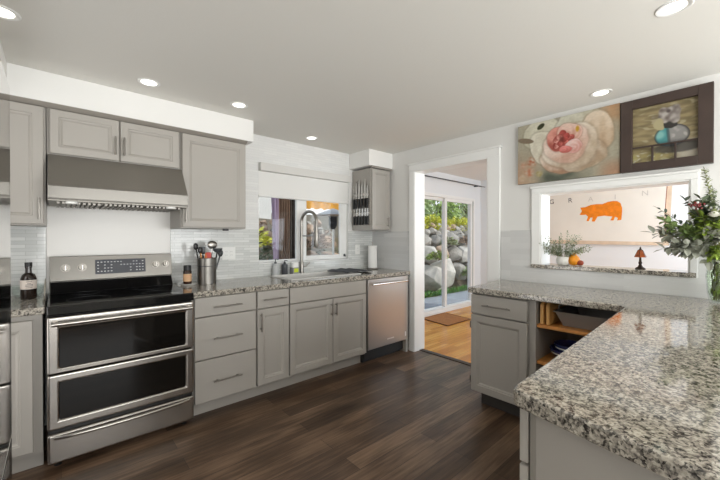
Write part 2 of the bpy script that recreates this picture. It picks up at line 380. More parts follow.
# dining room walls
SX0, SX1 = 1.05, 3.02
m = MB(); m.box(.16, SX0, .3, .44, -.06, HD); m.box(SX1, 3.4, .3, .44, -.06, HD); m.box(SX0, SX1, .3, .44, 2.04, HD); m.box(SX0, SX1, .3, .44, -.06, .0)
struct(m.build('wall_dining_slider', M['wall_d']))
struct(MB().box(3.25, 3.4, -3.8, .3, -.06, HD).build('wall_dining_far', M['wall_d']))
m = MB(); m.box(.16, .4, -3.85, -3.7, -.06, HD); m.box(3.0, 3.4, -3.85, -3.7, -.06, HD); m.box(.4, 3.0, -3.85, -3.7, -.06, .5); m.box(.4, 3.0, -3.85, -3.7, 2.3, HD)
struct(m.build('wall_dining_rear', M['wall_d']))
# soffits
m = MB(); m.box(-3.95, -1.768, -.368, 0, 2.123, H); m.box(-3.95, -3.262, -2.6, -.368, 2.123, H)
struct(m.build('soffit_left', M['soffit'], bevel=.004))
struct(MB().box(-.386, 0, -.356, 0, 2.123, H).build('soffit_right', M['soffit'], bevel=.004))
# backsplash tile
m = MB(); m.box(-3.95, -3.105, -.008, 0, .914, 1.375); m.box(-2.335, WX0-.0, -.008, 0, .914, 1.375); m.box(WX0, WX1, -.008, 0, .914, WZ0-.012); m.box(WX1, -.009, -.008, 0, .914, 1.375)
struct(m.build('backsplash_back', M['tileA']))
m = MB(); m.box(-1.815, WX0, -.008, 0, 1.375, H); m.box(WX1, -.395, -.008, 0, 1.375, H); m.box(WX0, WX1, -.008, 0, WZ1+.002, H)
struct(m.build('wall_tile_window', M['tileW']))
m = MB(); m.box(-.008, 0, -.632, 0, .914, 1.37); m.box(-.008, 0, PY1+.075, -1.712, .914, 1.36); m.box(-.008, 0, PY0-.04, PY1+.075, .914, 1.036); m.box(-.008, 0, -3.6, PY0-.04, .914, 1.36)
struct(m.build('backsplash_right', M['tileB']))
struct(MB().box(-3.1, -2.337, -.007, 0, .914, 1.6).build('backsplash_panel', mat('white_panel', srgb(236, 233, 228), .3)))
# door casing (flared head like the photo)
m = MB()
m.box(-.02, 0, DY1, -.632, 0, DZ); m.box(-.02, 0, -1.705, DY0, 0, DZ); m.box(-.022, 0, -1.705, -.632, DZ, DZ+.07); m.box(-.034, 0, -1.72, -.617, DZ+.07, DZ+.088)
m.box(-.018, .16, DY1-.012, DY1, 0, DZ-.012); m.box(-.018, .16, DY0, DY0+.012, 0, DZ-.012); m.box(-.018, .16, DY0, DY1, DZ-.012, DZ)
m.box(.16, .18, DY1, -.632, 0, DZ+.06); m.box(.16, .18, -1.66, DY0, 0, DZ+.06)
struct(m.build('trim_1', M['trim'], bevel=.003))
m = MB()
m.box(-.018, 0, PY1, -1.985, 1.036, PZ1); m.box(-.018, 0, -3.003, PY0, 1.036, PZ1); m.box(-.018, 0, -3.003, -1.985, PZ1, 1.71); m.box(-.028, 0, -3.012, -1.976, 1.71, 1.727)
m.box(-.012, .17, PY1-.01, PY1, 1.07, PZ1-.01); m.box(-.012, .17, PY0, PY0+.01, 1.07, PZ1-.01); m.box(-.012, .17, PY0, PY1, PZ1-.01, PZ1)
struct(m.build('trim_2', M['trim'], bevel=.003))
sill = tag(MB().box(-.035, .175, -2.995, -1.985, 1.04, 1.071).build('granite_ledge', M['granite'], org=(0, -2.5, 1.04), bevel=.004), 'speckled granite ledge along the bottom of the pass-through opening', 'ledge')
struct(MB().box(3.235, 3.25, -3.7, .3, 0, .09).build('baseboard_dining', M['trim']))
struct(MB().box(3.08, 3.235, .285, .3, 0, .09).build('baseboard_slider', M['trim']))

# ------------------------------------------------------------------ kitchen window
wf = MB()
def frame_rect(m, x0, x1, z0, z1, t, y0, y1):
    m.box(x0, x0+t, y0, y1, z0, z1); m.box(x1-t, x1, y0, y1, z0, z1); m.box(x0+t, x1-t, y0, y1, z0, z0+t); m.box(x0+t, x1-t, y0, y1, z1-t, z1)
win = struct(MB().box(WX0+.0, WX1-.0, -.012, .13, WZ0-.012, WZ0).build('window_1', M['trim'], org=(-.98, 0, WZ0), bevel=.002))
m = MB(); frame_rect(m, WX0, WX1, WZ0, WZ1, .022, .03, .07)
m.box(-1.1, -1.0, .031, .064, WZ0+.02, WZ1-.02)
m.box(-.474, -.424, .031, .069, WZ0+.02, WZ1-.02)
frame_rect(m, -1.002, -.472, WZ0+.02, WZ1-.02, .03, .035, .06)
m.build('window_frame', M['trim'], win, bevel=.003)
MB().box(-1.534, -1.1, .045, .051, WZ0+.02, WZ1-.02).build('pane', M['pane'], win)
MB().box(-.975, -.5, .045, .051, WZ0+.04, WZ1-.05).build('pane', M['pane'], win)
MB().box(-.45, -.43, .018, .03, 1.072, 1.1).tube([(-.44, .018, 1.085), (-.44, 0, 1.085), (-.452, -.004, 1.07)], .004, 8).build('window_latch', M['grey_dark'], win, bevel=.003)
sh = thing('roller_shade', 'white roller shade pulled partly down over the kitchen window', 'shade', (-.98, 0, 1.71))
MB().box(WX0+.004, WX1-.004, -.001, .003, 1.712, 1.96).build('shade_fabric', M['shade'], sh)
MB().tube([(WX0+.004, .001, 1.712), (WX1-.004, .001, 1.712)], .011, 10).build('hem_bar', M['shade'], sh, smooth=True)
MB().box(-1.556, -.404, -.06, 0.0, 1.955, 2.034).build('valance', M['valance'], sh, bevel=.004)

# ------------------------------------------------------------------ sliding door to the garden
sd = struct(MB().box(SX0, SX1, .28, .42, -.002, .035).build('door_1', M['trim'], org=(2.0, .35, 0), bevel=.003))
m = MB(); frame_rect(m, SX0, SX1, 0.03, 2.045, .05, .29, .42); m.build('door_frame', M['trim'], sd, bevel=.003)
grey_al = mat('grey_aluminium_stile', srgb(150, 148, 142), .45, .3)
m = MB(); frame_rect(m, SX0+.05, 2.14, .035, 2.0, .055, .36, .40); m.build('fixed_panel_frame', M['trim'], sd, bevel=.003)
m = MB(); frame_rect(m, 2.06, SX1-.05, .035, 2.0, .06, .31, .35); m.build('sliding_panel_frame', M['trim'], sd, bevel=.003)
MB().box(SX1-.052, SX1-.03, .302, .312, .04, 2.0).build('screen_track', grey_al, sd)
MB().box(SX0+.1, 2.09, .378, .384, .085, 1.95).build('pane', M['pane'], sd)
MB().box(2.115, SX1-.105, .328, .334, .09, 1.945).build('pane', M['pane'], sd)
MB().box(2.075, 2.098, .29, .31, .92, 1.12).build('door_handle', M['white'], sd, bevel=.004)
rod = thing('curtain_rod', 'thin dark grey curtain rod above the sliding glass door', 'curtain rod', (2.1, .2, 2.29))
MB().tube([(1.0, .2, 2.285), (3.09, .2, 2.285)], .011, 12).build('rod', M['grey_dark'], rod, smooth=True)
MB().tube([(3.09, .2, 2.285), (3.235, .2, 2.285)], .006, 8).build('rod_end', M['grey_dark'], rod, smooth=True)
for bx in (1.1, 3.0):
    MB().box(bx-.01, bx+.01, .2, .298, 2.275, 2.295).build('bracket', M['grey_dark'], rod)

# ------------------------------------------------------------------ cabinet builders
class Fr:   # face frame: a to the right, b up, c outwards
    def __init__(s, o, r, n): s.o, s.r, s.n = Vector(o), Vector(r), Vector(n)
    def p(s, a, b, c): return s.o + s.r*a + Vector((0, 0, b)) + s.n*c
FA = lambda y: Fr((0, y, 0), (1, 0, 0), (0, -1, 0))     # faces seen on the back wall: a = x
FB = lambda x: Fr((x, 0, 0), (0, -1, 0), (-1, 0, 0))    # faces on the right wall: a = -y
def panel_door(name, fr, a0, a1, b0, b1, parent, m_=None, t=.02, st=.055, flat=False):
    mb = MB(); bm = mb.bm
    if flat: prof = [(0, -.011), (0, t-.003), (.003, t)]
    else: prof = [(0, -.011), (0, t-.003), (.003, t), (st-.006, t), (st-.003, t-.006), (st+.004, t-.007), (st+.013, t-.015), (st+.017, t-.015)]
    rings = []
    for i, c in prof:
        rings.append([bm.verts.new(fr.p(x, z, c)) for x, z in ((a0+i, b0+i), (a1-i, b0+i), (a1-i, b1-i), (a0+i, b1-i))])
    for q, r_ in zip(rings, rings[1:]):
        for k in range(4): bm.faces.new((q[k], q[(k+1) % 4], r_[(k+1) % 4], r_[k]))
    bm.faces.new(rings[-1]); bm.faces.new(rings[0][::-1])
    return mb.build(name, m_ or M['cab'], parent)
def pull(fr, a, b, L, vert, parent, c0=.02, m_=None):
    mb = MB(); r = .0055
    e = (0, L/2) if vert else (L/2, 0)
    for s in (-.7, .7):
        mb.tube([fr.p(a+e[0]*s, b+e[1]*s, c0-.001), fr.p(a+e[0]*s, b+e[1]*s, c0+.03)], .0045, 8)
    mb.tube([fr.p(a-e[0], b-e[1], c0+.03), fr.p(a+e[0], b+e[1], c0+.03)], r, 10)
    return mb.build('handle', m_ or M['nickel'], parent, smooth=True)
YF = -.625; fa = FA(YF)
def base_body(t, x0, x1, toe=True, z1=.872):
    MB().box(x0, x1, YF+.012, -.012, .105, z1).build('carcass', M['cab'], t)
    if toe: MB().box(x0, x1, -.545, -.5, 0.0, .105).build('toe_kick', M['cab'], t)
# left narrow base cabinet
t = thing('base_cabinet', 'narrow greige base cabinet squeezed between refrigerator and range', 'cabinet', (-3.3, -.3, 0))
base_body(t, -3.5, -3.112)
panel_door('door', fa, -3.46, -3.15, .13, .845, t)
# drawer base
t = thing('drawer_cabinet', 'greige base cabinet with three stacked wide drawers beside the range', 'cabinet', (-2.1, -.3, 0))
base_body(t, -2.338, -1.868)
for z0, z1 in ((.732, .868), (.425, .724), (.117, .417)):
    d = panel_door('drawer', fa, -2.328, -1.877, z0, z1, t, flat=True)
    pull(fa, -2.103, (z0+z1)/2-.008 if z1 < .8 else .795, .21, False, d)
# narrow door cabinet
t = thing('base_cabinet', 'slim greige base cabinet with one drawer over one door, left of the sink cabinet', 'cabinet', (-1.72, -.3, 0))
base_body(t, -1.868, -1.577)
d = panel_door('drawer', fa, -1.862, -1.584, .732, .868, t, flat=True); pull(fa, -1.722, .8, .2, False, d)
d = panel_door('door', fa, -1.862, -1.584, .117, .724, t); pull(fa, -1.84, .625, .15, True, d)
# sink base
t = thing('sink_cabinet', 'wide greige sink base cabinet with two doors under a plain false front', 'cabinet', (-1.13, -.3, 0))
m = MB(); m.box(-1.577, -1.559, YF+.012, -.012, .105, .872); m.box(-.708, -.69, YF+.012, -.012, .105, .872); m.box(-1.559, -.708, YF+.012, -.012, .105, .123); m.box(-1.559, -.708, YF+.012, YF+.024, .123, .872); m.build('carcass', M['cab'], t)
MB().box(-1.577, -.69, -.545, -.5, 0, .105).build('toe_kick', M['cab'], t)
panel_door('false_front', fa, -1.572, -.695, .735, .868, t, flat=True)
d = panel_door('door', fa, -1.572, -1.122, .125, .728, t); pull(fa, -1.143, .63, .12, True, d)
d = panel_door('door', fa, -1.116, -.695, .125, .728, t); pull(fa, -1.094, .63, .12, True, d)
# dishwasher
t = thing('dishwasher', 'stainless dishwasher with a bar handle at the end of the sink counter', 'dishwasher', (-.38, -.3, 0))
MB().box(-.686, -.09, -.6, -.03, .03, .868).build('tub', M['black'], t)
MB().box(-.682, -.094, -.655, -.6, .145, .868).build('door', M['steel_v'], t, bevel=.006)
MB().box(-.68, -.096, -.56, -.52, 0, .14).build('kick_plate', M['black'], t)
m = MB(); m.tube([(-.66, -.7, .818), (-.115, -.7, .818)], .011, 12)
for bx in (-.63, -.145): m.tube([(bx, -.654, .818), (bx, -.7, .818)], .008, 8)
m.build('handle', M['chrome'], t, smooth=True)
m = MB()
for k in range(6): m.box(-.4+k*.018, -.388+k*.018, -.6562, -.655, .205, .218)
m.build('badge', M['white'], t)
MB().box(-.115, -.098, -.657, -.6545, .19, .24).build('vent_badge', M['white'], t)
tag(MB().box(-.088, -.05, -.645, -.012, 0, .872).build('end_panel', M['cab'], org=(-.07, -.3, 0), bevel=.002), 'greige cabinet end panel standing right of the dishwasher', 'panel')

# ------------------------------------------------------------------ wall cabinets
YU = -.335; fu = FA(YU)
def crown(x0, x1, parent): MB().prism([(YU-.005, 2.098), (YU-.036, 2.12), (YU-.036, 2.1228), (YU+.02, 2.1228), (YU+.02, 2.098)], x0, x1, 'x').build('crown', mat_crown, parent)
mat_crown = mat('crown_paint', srgb(150, 144, 136), .45)
t = thing('wall_cabinet', 'narrow tall greige wall cabinet left of the range hood', 'cabinet', (-3.2, -.17, 1.37))
MB().box(-3.43, -3.098, YU+.008, -.01, 1.37, 2.1).build('carcass', M['cab'], t); crown(-3.43, -3.096, t)
d = panel_door('door', fu, -3.39, -3.108, 1.378, 2.092, t); pull(fu, -3.128, 1.47, .13, True, d)
t = thing('wall_cabinet', 'wide short greige wall cabinet with two doors directly above the range hood', 'cabinet', (-2.71, -.17, 1.81))
MB().box(-3.094, -2.342, YU+.008, -.01, 1.812, 2.1).build('carcass', M['cab'], t); crown(-3.096, -2.341, t)
d = panel_door('door', fu, -3.08, -2.727, 1.82, 2.092, t, st=.048); pull(fu, -2.75, 1.915, .125, True, d)
d = panel_door('door', fu, -2.719, -2.354, 1.82, 2.092, t, st=.048); pull(fu, -2.7, 1.915, .125, True, d)
t = thing('wall_cabinet', 'large greige wall cabinet with a single door between hood and window', 'cabinet', (-2.08, -.17, 1.37))
MB().box(-2.338, -1.826, YU+.008, -.01, 1.37, 2.1).build('carcass', M['cab'], t); crown(-2.341, -1.822, t)
d = panel_door('door', fu, -2.33, -1.834, 1.378, 2.092, t); pull(fu, -2.312, 1.475, .13, True, d)
m = MB(); m.box(-2.02, -1.98, YU-.018, YU+.01, 1.352, 1.37); m.tube([(-2.0, YU-.018, 1.36), (-2.0, YU-.026, 1.36)], .008, 10); m.build('light_switch', M['black'], t)
t = thing('wall_cabinet', 'small greige corner wall cabinet right of the window with knives on its side', 'cabinet', (-.2, -.17, 1.385))
MB().box(-.342, -.02, YU+.008, -.01, 1.385, 2.1).build('carcass', M['cab'], t)
MB().box(-.346, -.02, YU-.03, YU, 2.1, 2.1228).build('crown', mat_crown, t)
d = panel_door('door', fu, -.334, -.045, 1.393, 2.092, t, st=.05); pull(fu, -.085, 1.48, .12, True, d)

# ------------------------------------------------------------------ refrigerator
t = thing('refrigerator', 'tall polished steel refrigerator seen edge-on at the far left', 'refrigerator', (-3.5, -2.1, 0))
MB().box(-3.9, -3.215, -2.55, -1.64, .02, 1.765).build('body', M['grey_dark'], t, bevel=.006)
MB().box(-3.21, -3.165, -2.55, -1.635, .66, 1.775).build('door', M['polish'], t, bevel=.004)
MB().box(-3.21, -3.165, -2.55, -1.635, .05, .65).build('freezer_drawer', M['polish'], t, bevel=.004)
MB().box(-3.7, -3.25, -2.5, -1.7, 0, .02).build('base', M['black'], t)

# ------------------------------------------------------------------ range
t = thing('range', 'freestanding stainless double-oven range with black glass cooktop', 'range', (-2.72, -.35, 0))
RX0, RX1 = -3.094, -2.346
MB().box(RX0+.004, RX1-.004, -.63, -.03, .04, .87).build('body', M['black'], t)
for fx, fy in ((-3.05, -.6), (-2.39, -.6), (-3.05, -.08), (-2.39, -.08)):
    MB().lathe([(.018, 0), (.018, .01), (.01, .015), (.01, .041)], (fx, fy, 0), 12).build('foot', M['black'], t)
c = MB().box(RX0, RX1, -.69, -.03, .866, .918).build('cooktop', M['black_glass'], t, bevel=.006)
ringm = mat('burner_print', srgb(70, 70, 72), .2)
for bx, by, br in ((-2.9, -.5, .11), (-2.53, -.5, .09), (-2.9, -.22, .08), (-2.53, -.22, .1)):
    m = MB(); m.lathe([(br, 0), (br, .0006), (br-.004, .0006), (br-.004, 0)], (bx, by, .9181), 40, caps=False); m.build('burner_ring', ringm, c)
MB().box(-2.47, -2.41, -.612, -.598, .9181, .9187).build('cooktop_badge', M['print'], c)
b = MB().prism([(-.035, .918), (-.13, .918), (-.085, .985), (-.08, .992), (-.105, .998), (-.078, 1.165), (-.035, 1.165)], RX0+.008, RX1-.0, 'x').build('backguard', M['steel_b'], t, bevel=.002)
MB().prism([(-.132, .919), (-.134, .922), (-.088, .987), (-.084, .984)], RX0+.012, RX1-.004, 'x').build('backguard_vent', M['black_glass'], b)
def bgp(x, z, off=0): # point on sloped control face
    y = -.105 + (z-.998)/(1.165-.998)*.027; return Vector((x, y-off, z))
nb = Vector((0, -1, .16)).normalized()
m = MB(); x0, x1, z0, z1 = -2.842, -2.53, 1.032, 1.135
m.prism([(bgp(0, z0).y+.004, z0), (bgp(0, z0).y-.003, z0), (bgp(0, z1).y-.003, z1), (bgp(0, z1).y+.004, z1)], x0, x1, 'x'); dp = m.build('display', M['display'], b, bevel=.001)
rnd = random.Random(5)
m = MB()
for r_ in range(4):
    for k in range(15):
        if 5 <= k <= 9 and r_ < 2: continue
        if rnd.random() < .2: continue
        q = bgp(x0+.018+k*.0197, z0+.016+r_*.022, .0038); m.box(q.x-.006, q.x+.004, q.y-.0004, q.y+.0006, q.z, q.z+.006)
m.build('key_legend', M['print'], dp)
for kx in (-3.005, -2.915, -2.462, -2.392):
    q = bgp(kx, 1.085)
    k = MB().disc(q, nb, .027, .027, .006, 24).disc(q+nb*.006, nb, .022, .019, .024, 24)  .build('knob', M['nickel'], b, smooth=True)
    MB().box(q.x-.004, q.x+.004, q.y-.039, q.y-.028, q.z-.016, q.z+.022).build('knob_grip', M['steel'], k, bevel=.002)
def oven_door(name, z0, z1, w0, w1, handle):
    d = MB(); y0, y1 = -.686, -.632
    gx0, gx1 = -3.042, -2.398
    O4 = [(RX0, z0), (RX1, z0), (RX1, z1), (RX0, z1)]; I4 = [(gx0, w0), (gx1, w0), (gx1, w1), (gx0, w1)]
    L4 = [[d.bm.verts.new((x, y, z)) for x, z in q] for q, y in ((O4, y1), (O4, y0), (I4, y0), (I4, y1))]
    for p_, q_ in zip(L4, L4[1:]+L4[:1]):
        for k in range(4): d.bm.faces.new((p_[k], p_[(k+1) % 4], q_[(k+1) % 4], q_[k]))
    d = d.build(name, M['steel'], t, bevel=.011, seg=4)
    MB().box(gx0, gx1, -.678, -.64, w0, w1).build('oven_window', M['oven_glass'], d)
    return d
d = oven_door('upper_door', .543, .858, .572, .79, True)
m = MB(); m.tube([(-3.075, -.722, .822), (-2.365, -.722, .822)], .0125, 14)
for bx in (-3.06, -2.38): m.box(bx-.012, bx+.012, -.722, -.68, .812, .832)
m.build('handle', M['steel'], d, smooth=True)
d = oven_door('lower_door', .232, .537, .285, .492, False)
d = MB().box(RX0, RX1, -.686, -.632, .045, .21).build('drawer', M['steel'], t, bevel=.012, seg=4)
m = MB(); n_ = 14
for i in range(n_+1): pass
m.tube([(RX0+.03+(RX1-RX0-.06)*i/n_, -.684-.032*math.sin(math.pi*i/n_)**.5, .19) for i in range(n_+1)], .011, 12); m.build('handle', M['steel'], d, smooth=True)
MB().box(RX0+.005, RX1-.005, -.66, -.632, .211, .231).build('door_gap', M['black'], t)
# ------------------------------------------------------------------ range hood
t = thing('range_hood', 'stainless under-cabinet range hood with sloped front above the range', 'range hood', (-2.71, -.25, 1.52))
HX0, HX1 = -3.09, -2.332
MB().prism([(-.012, 1.512), (-.5, 1.512), (-.5, 1.522), (-.503, 1.525), (-.503, 1.602), (-.49, 1.622), (-.345, 1.8115), (-.012, 1.8115)], HX0, HX1, 'x').build('canopy', M['steel_dark'], t, bevel=.003)
MB().box(HX0+.001, HX1-.001, -.5085, -.5035, 1.528, 1.601).build('control_strip', M['steel_b'], t, bevel=.002)
for k in range(3):
    f = MB(); fx0 = HX0+.04+k*.232
    for q in range(9): f.box(fx0+q*.0245, fx0+q*.0245+.014, -.47, -.1, 1.5, 1.512)
    f.build('baffle_filter', M['steel_dark'], t)
for lx in (-2.98, -2.44): MB().lathe([(.03, 0), (.03, .012)], (lx, -.485, 1.4999), 20).build('hood_lamp', M['white'], t)

# ------------------------------------------------------------------ countertops
m = MB(); m.box(-3.6, -3.1, -.65, -.008, .874, .914); tag(m.build('countertop', M['granite'], org=(-3.2, -.3, .874), bevel=.006), 'short granite countertop piece left of the range under the dark bottle', 'countertop')
SKX0, SKX1, SKY0, SKY1 = -1.47, -.66, -.50, -.09
m = MB(); CX0, CX1 = -2.342, -.009
m.box(CX0, SKX0, -.652, -.008, .874, .914); m.box(SKX1, CX1, -.652, -.008, .874, .914); m.box(SKX0, SKX1, -.652, SKY0, .874, .914); m.box(SKX0, SKX1, SKY1, -.008, .874, .914)
bmesh.ops.remove_doubles(m.bm, verts=m.bm.verts, dist=1e-5)
tag(m.build('countertop', M['granite'], org=(-1.2, -.3, .874)), 'long granite countertop with the sink, running under the window', 'countertop')
pen = [(-.009, -1.722), (-.672, -1.775), (-.672, -2.72), (-.71, -2.762), (-2.17, -2.812), (-2.192, -2.818), (-2.204, -2.832), (-2.21, -2.86), (-2.33, -3.42), (-2.31, -3.46), (-.009, -3.5)]
tag(MB().prism(pen, .872, .914).build('countertop', M['granite'], org=(-1.2, -3, .874), bevel=.007, seg=3), 'big L-shaped granite countertop of the peninsula in the right foreground', 'countertop')

# sink and tap
t = thing('sink', 'wide pale undermount sink set in the granite below the window', 'sink', (-1.06, -.3, .7))
m = MB(); m.box(SKX0-.012, SKX0, SKY0-.012, SKY1+.012, .68, .9125); m.box(SKX1, SKX1+.012, SKY0-.012, SKY1+.012, .68, .9125) if False else None
rim = MB()
def bowl(m, x0, x1, y0, y1, zt, zb, th):
    m.box(x0, x0+th, y0, y1, zb, zt); m.box(x1-th, x1, y0, y1, zb, zt); m.box(x0+th, x1-th, y0, y0+th, zb, zt); m.box(x0+th, x1-th, y1-th, y1, zb, zt); m.box(x0+th, x1-th, y0+th, y1-th, zb, zb+th)
m.bm.free(); m = MB(); bowl(m, SKX0+.001, SKX1-.001, SKY0+.001, SKY1-.001, .919, .70, .014); m.build('basin', M['sink'], t, bevel=.003)
m = MB(); frame_rect2 = [(SKX0-.012, SKX0+.014, SKY0-.012, SKY1+.012), (SKX1-.014, SKX1+.012, SKY0-.012, SKY1+.012), (SKX0+.014, SKX1-.014, SKY0-.012, SKY0+.014), (SKX0+.014, SKX1-.014, SKY1-.014, SKY1+.012)]
for a in frame_rect2: m.box(*a, .9142, .922)
m.build('rim', M['sink'], t, bevel=.002)
MB().lathe([(.04, 0), (.04, .004), (.02, .005), (.02, .002), (0, .002)], (-1.06, -.3, .7142), 24).build('drain', M['chrome'], t)
t = thing('faucet', 'tall brushed nickel gooseneck faucet with spray head behind the sink', 'faucet', (-1.06, -.045, .914))
FX, FY = -1.085, -.045
MB().lathe([(.03, 0), (.03, .006), (.024, .012), (.021, .05), (.021, .12), (.017, .13)], (FX, FY, .914), 20).build('faucet_base', M['nickel'], t, smooth=True)
arc = [(FX, FY, 1.03), (FX, FY, 1.3), (FX, FY, 1.47)]
for k in range(1, 13):
    a_ = math.pi*k/12; arc.append((FX+.025*(1-math.cos(a_))*.8, FY-.11*(1-math.cos(a_)), 1.47+.1*math.sin(a_)))
arc.append((FX+.04, FY-.22, 1.37))
MB().tube(arc, .0165, 12).build('spout', M['nickel'], t, smooth=True)
MB().tube([(FX+.04, FY-.22, 1.38), (FX+.04, FY-.22, 1.32), (FX+.04, FY-.22, 1.21), (FX+.04, FY-.22, 1.195)], [.018, .021, .023, .018], 14).build('spray_head', M['nickel'], t, smooth=True)
MB().tube([(FX, FY, 1.315), (FX+.04, FY-.2, 1.315)], .007, 8).lathe([(.027, 0), (.027, .014), (.022, .014), (.022, 0)], (FX+.04, FY-.22, 1.308), 16, caps=False).build('spray_holder', M['nickel'], t, smooth=True)
MB().tube([(FX+.015, FY, .985), (FX+.045, FY-.01, .988), (FX+.085, FY-.03, 1.03)], [.01, .008, .006], 10).build('lever', M['nickel'], t, smooth=True)

# ------------------------------------------------------------------ right wall cabinets
fb = FB(-.63)
t = thing('base_cabinet', 'greige base cabinet with drawer and door beside the dining room doorway', 'cabinet', (-.32, -2.0, 0))
MB().box(-.618, -.01, -2.245, -1.785, .105, .87).build('carcass', M['cab'], t)
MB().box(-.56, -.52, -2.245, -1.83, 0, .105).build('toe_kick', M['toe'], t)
d = panel_door('drawer', fb, 1.79, 2.212, .715, .86, t, flat=True); pull(fb, 2.0, .787, .21, False, d)
d = panel_door('door', fb, 1.79, 2.212, .12, .705, t); pull(fb, 1.805, .6, .001, True, d) if False else None
for hz in (.18, .6): MB().tube([(-.645, -1.783, hz), (-.645, -1.783, hz+.05)], .005, 8).build('hinge', M['nickel'], t)
t = thing('open_shelf_unit', 'open corner shelf unit with oak shelves under the granite counter', 'shelf', (-.32, -2.55, 0))
m = MB(); m.box(-.63, -.01, -2.262, -2.247, .105, .87); m.box(-.03, -.01, -2.835, -2.262, .105, .87); m.box(-.62, -.03, -2.835, -2.262, .105, .123)
m.build('case', M['cab'], t)
MB().box(-.615, -.03, -2.835, -2.263, .688, .71).build('shelf', M['oak_shelf'], t, bevel=.002)
MB().box(-.615, -.03, -2.835, -2.263, .44, .462).build('shelf', M['oak_shelf'], t, bevel=.002)
# peninsula cabinet
t = thing('peninsula_cabinet', 'greige peninsula base cabinet under the near end of the L-shaped counter', 'cabinet', (-1.4, -3.1, 0))
MB().prism([(-.64, -2.85), (-2.17, -2.85), (-2.18, -2.868), (-2.29, -3.42), (-.02, -3.45), (-.02, -2.85)], .1, .871).build('carcass', M['cab'], t)
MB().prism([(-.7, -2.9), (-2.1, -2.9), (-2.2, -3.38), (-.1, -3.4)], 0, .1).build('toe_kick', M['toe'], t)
MB().prism([(-2.174, -2.87), (-2.178, -2.869), (-2.2955, -3.42), (-2.285, -3.42)], .02, .87).build('end_panel', M['cab'], t)
MB().box(-2.168, -1.72, -2.844, -2.822, .722, .862).build('drawer', M['cab'], t, bevel=.003)
MB().box(-2.168, -1.72, -2.844, -2.822, .11, .714).build('door', M['cab'], t, bevel=.003)
MB().box(-1.71, -1.2, -2.844, -2.822, .11, .862).build('door', M['cab'], t, bevel=.003)
MB().disc((-2.2105, -3.02, .72), (-1, 0, 0), .004, .003, .002, 10).build('screw_cap', M['grey_dark'], t)

# things on the corner shelves
for k, (yy, lab) in enumerate(((-2.277, 'light maple cutting board standing against the shelf side, leftmost of the two'), (-2.315, 'light maple cutting board standing beside the roasting pan, right of the other board'))):
    m = MB(); m.prism([(-.6, .711), (-.2, .711), (-.2, .84), (-.23, .862), (-.57, .862), (-.6, .84)], yy-.022, yy, 'y')
    tag(m.build('cutting_board', M['board'], org=(-.4, yy, .711), bevel=.005), lab, 'cutting board', 'cutting boards on the corner shelf')
t = thing('roasting_pan', 'dark grey roasting pan with flared sides on the upper corner shelf', 'pan', (-.4, -2.56, .711))
m = MB(); bot = [(-.54, -2.40), (-.2, -2.40), (-.2, -2.72), (-.54, -2.72)]; top = [(-.57, -2.362), (-.17, -2.362), (-.17, -2.755), (-.57, -2.755)]
def ring(m, poly, z): return [m.bm.verts.new((x, y, z)) for x, y in poly]
def sc_(poly, f): cx = sum(p[0] for p in poly)/4; cy = sum(p[1] for p in poly)/4; return [(cx+(x-cx)*f, cy+(y-cy)*f) for x, y in poly]
rs = [ring(m, bot, .711), ring(m, top, .80), ring(m, sc_(top, 1.06), .803), ring(m, sc_(top, 1.06), .807), ring(m, sc_(top, .985), .806), ring(m, sc_(bot, .97), .716)]
for a, b_ in zip(rs, rs[1:]):
    for k in range(4): m.bm.faces.new((a[k], a[(k+1) % 4], b_[(k+1) % 4], b_[k]))
m.bm.faces.new(rs[0]); m.bm.faces.new(rs[-1]); m.build('pan_body', M['pan'], t, bevel=.003)
m = MB(); m.tube([(-.5, -2.36, .81), (-.5, -2.36, .83), (-.24, -2.36, .83), (-.24, -2.36, .81)], .004, 8); m.build('handle', M['chrome'], t)
def nest_bowl(loc, r, h, label):
    t = thing('mixing_bowl', label, 'bowl', loc, 'blue bowls on the lower corner shelf')
    MB().lathe([(r*.5, 0), (r*.55, .004), (r*.85, h*.5), (r, h), (r*.985, h+.004), (r*.96, h), (r*.8, h*.5), (r*.5, .01), (0, .008)], loc, 36).build('bowl', M['navy'], t, smooth=True)
    MB().lathe([(r*.925, h*.7), (r*.95, h*.8), (r*.953, h*.8), (r*.928, h*.7)], loc, 36, caps=False).build('stripe', M['cream'], t, smooth=True)
nest_bowl((-.46, -2.42, .463), .125, .075, 'larger navy blue bowl with a pale stripe on the lower corner shelf')
nest_bowl((-.46, -2.42, .490), .098, .085, 'smaller navy blue bowl nested inside the larger one')

# ------------------------------------------------------------------ recessed ceiling lights
def downlight(x, y, z, label, power=None, grp='recessed ceiling lights'):
    t = thing('recessed_light', label, 'ceiling light', (x, y, z), grp)
    MB().lathe([(.044, -.0005), (.047, -.003), (.062, -.004), (.066, -.001), (.066, .0)], (x, y, z), 32, caps=False).build('trim_ring', M['trim'], t, smooth=True)
    MB().lathe([(0, -.0015), (.045, -.0015)], (x, y, z), 32, caps=False).build('lens', M['lamp_on'], t, fixn=False)
downlight(-3.235, -.985, H, 'recessed ceiling light cut off by the top left corner of the photo')
downlight(-2.595, -.613, H, 'recessed ceiling light nearest the middle of the long soffit above the range')
downlight(-2.004, -.63, H, 'recessed ceiling light near the right end of the long soffit')
downlight(-1.106, -.268, H, 'recessed ceiling light in front of the window')
downlight(-.2, -2.525, H, 'recessed ceiling light above the rose painting')
downlight(-1.02, -2.99, H, 'recessed ceiling light cut off by the top right edge of the photo')
downlight(2.6, -.25, HD, 'recessed light in the dining room ceiling beyond the doorway', 8)

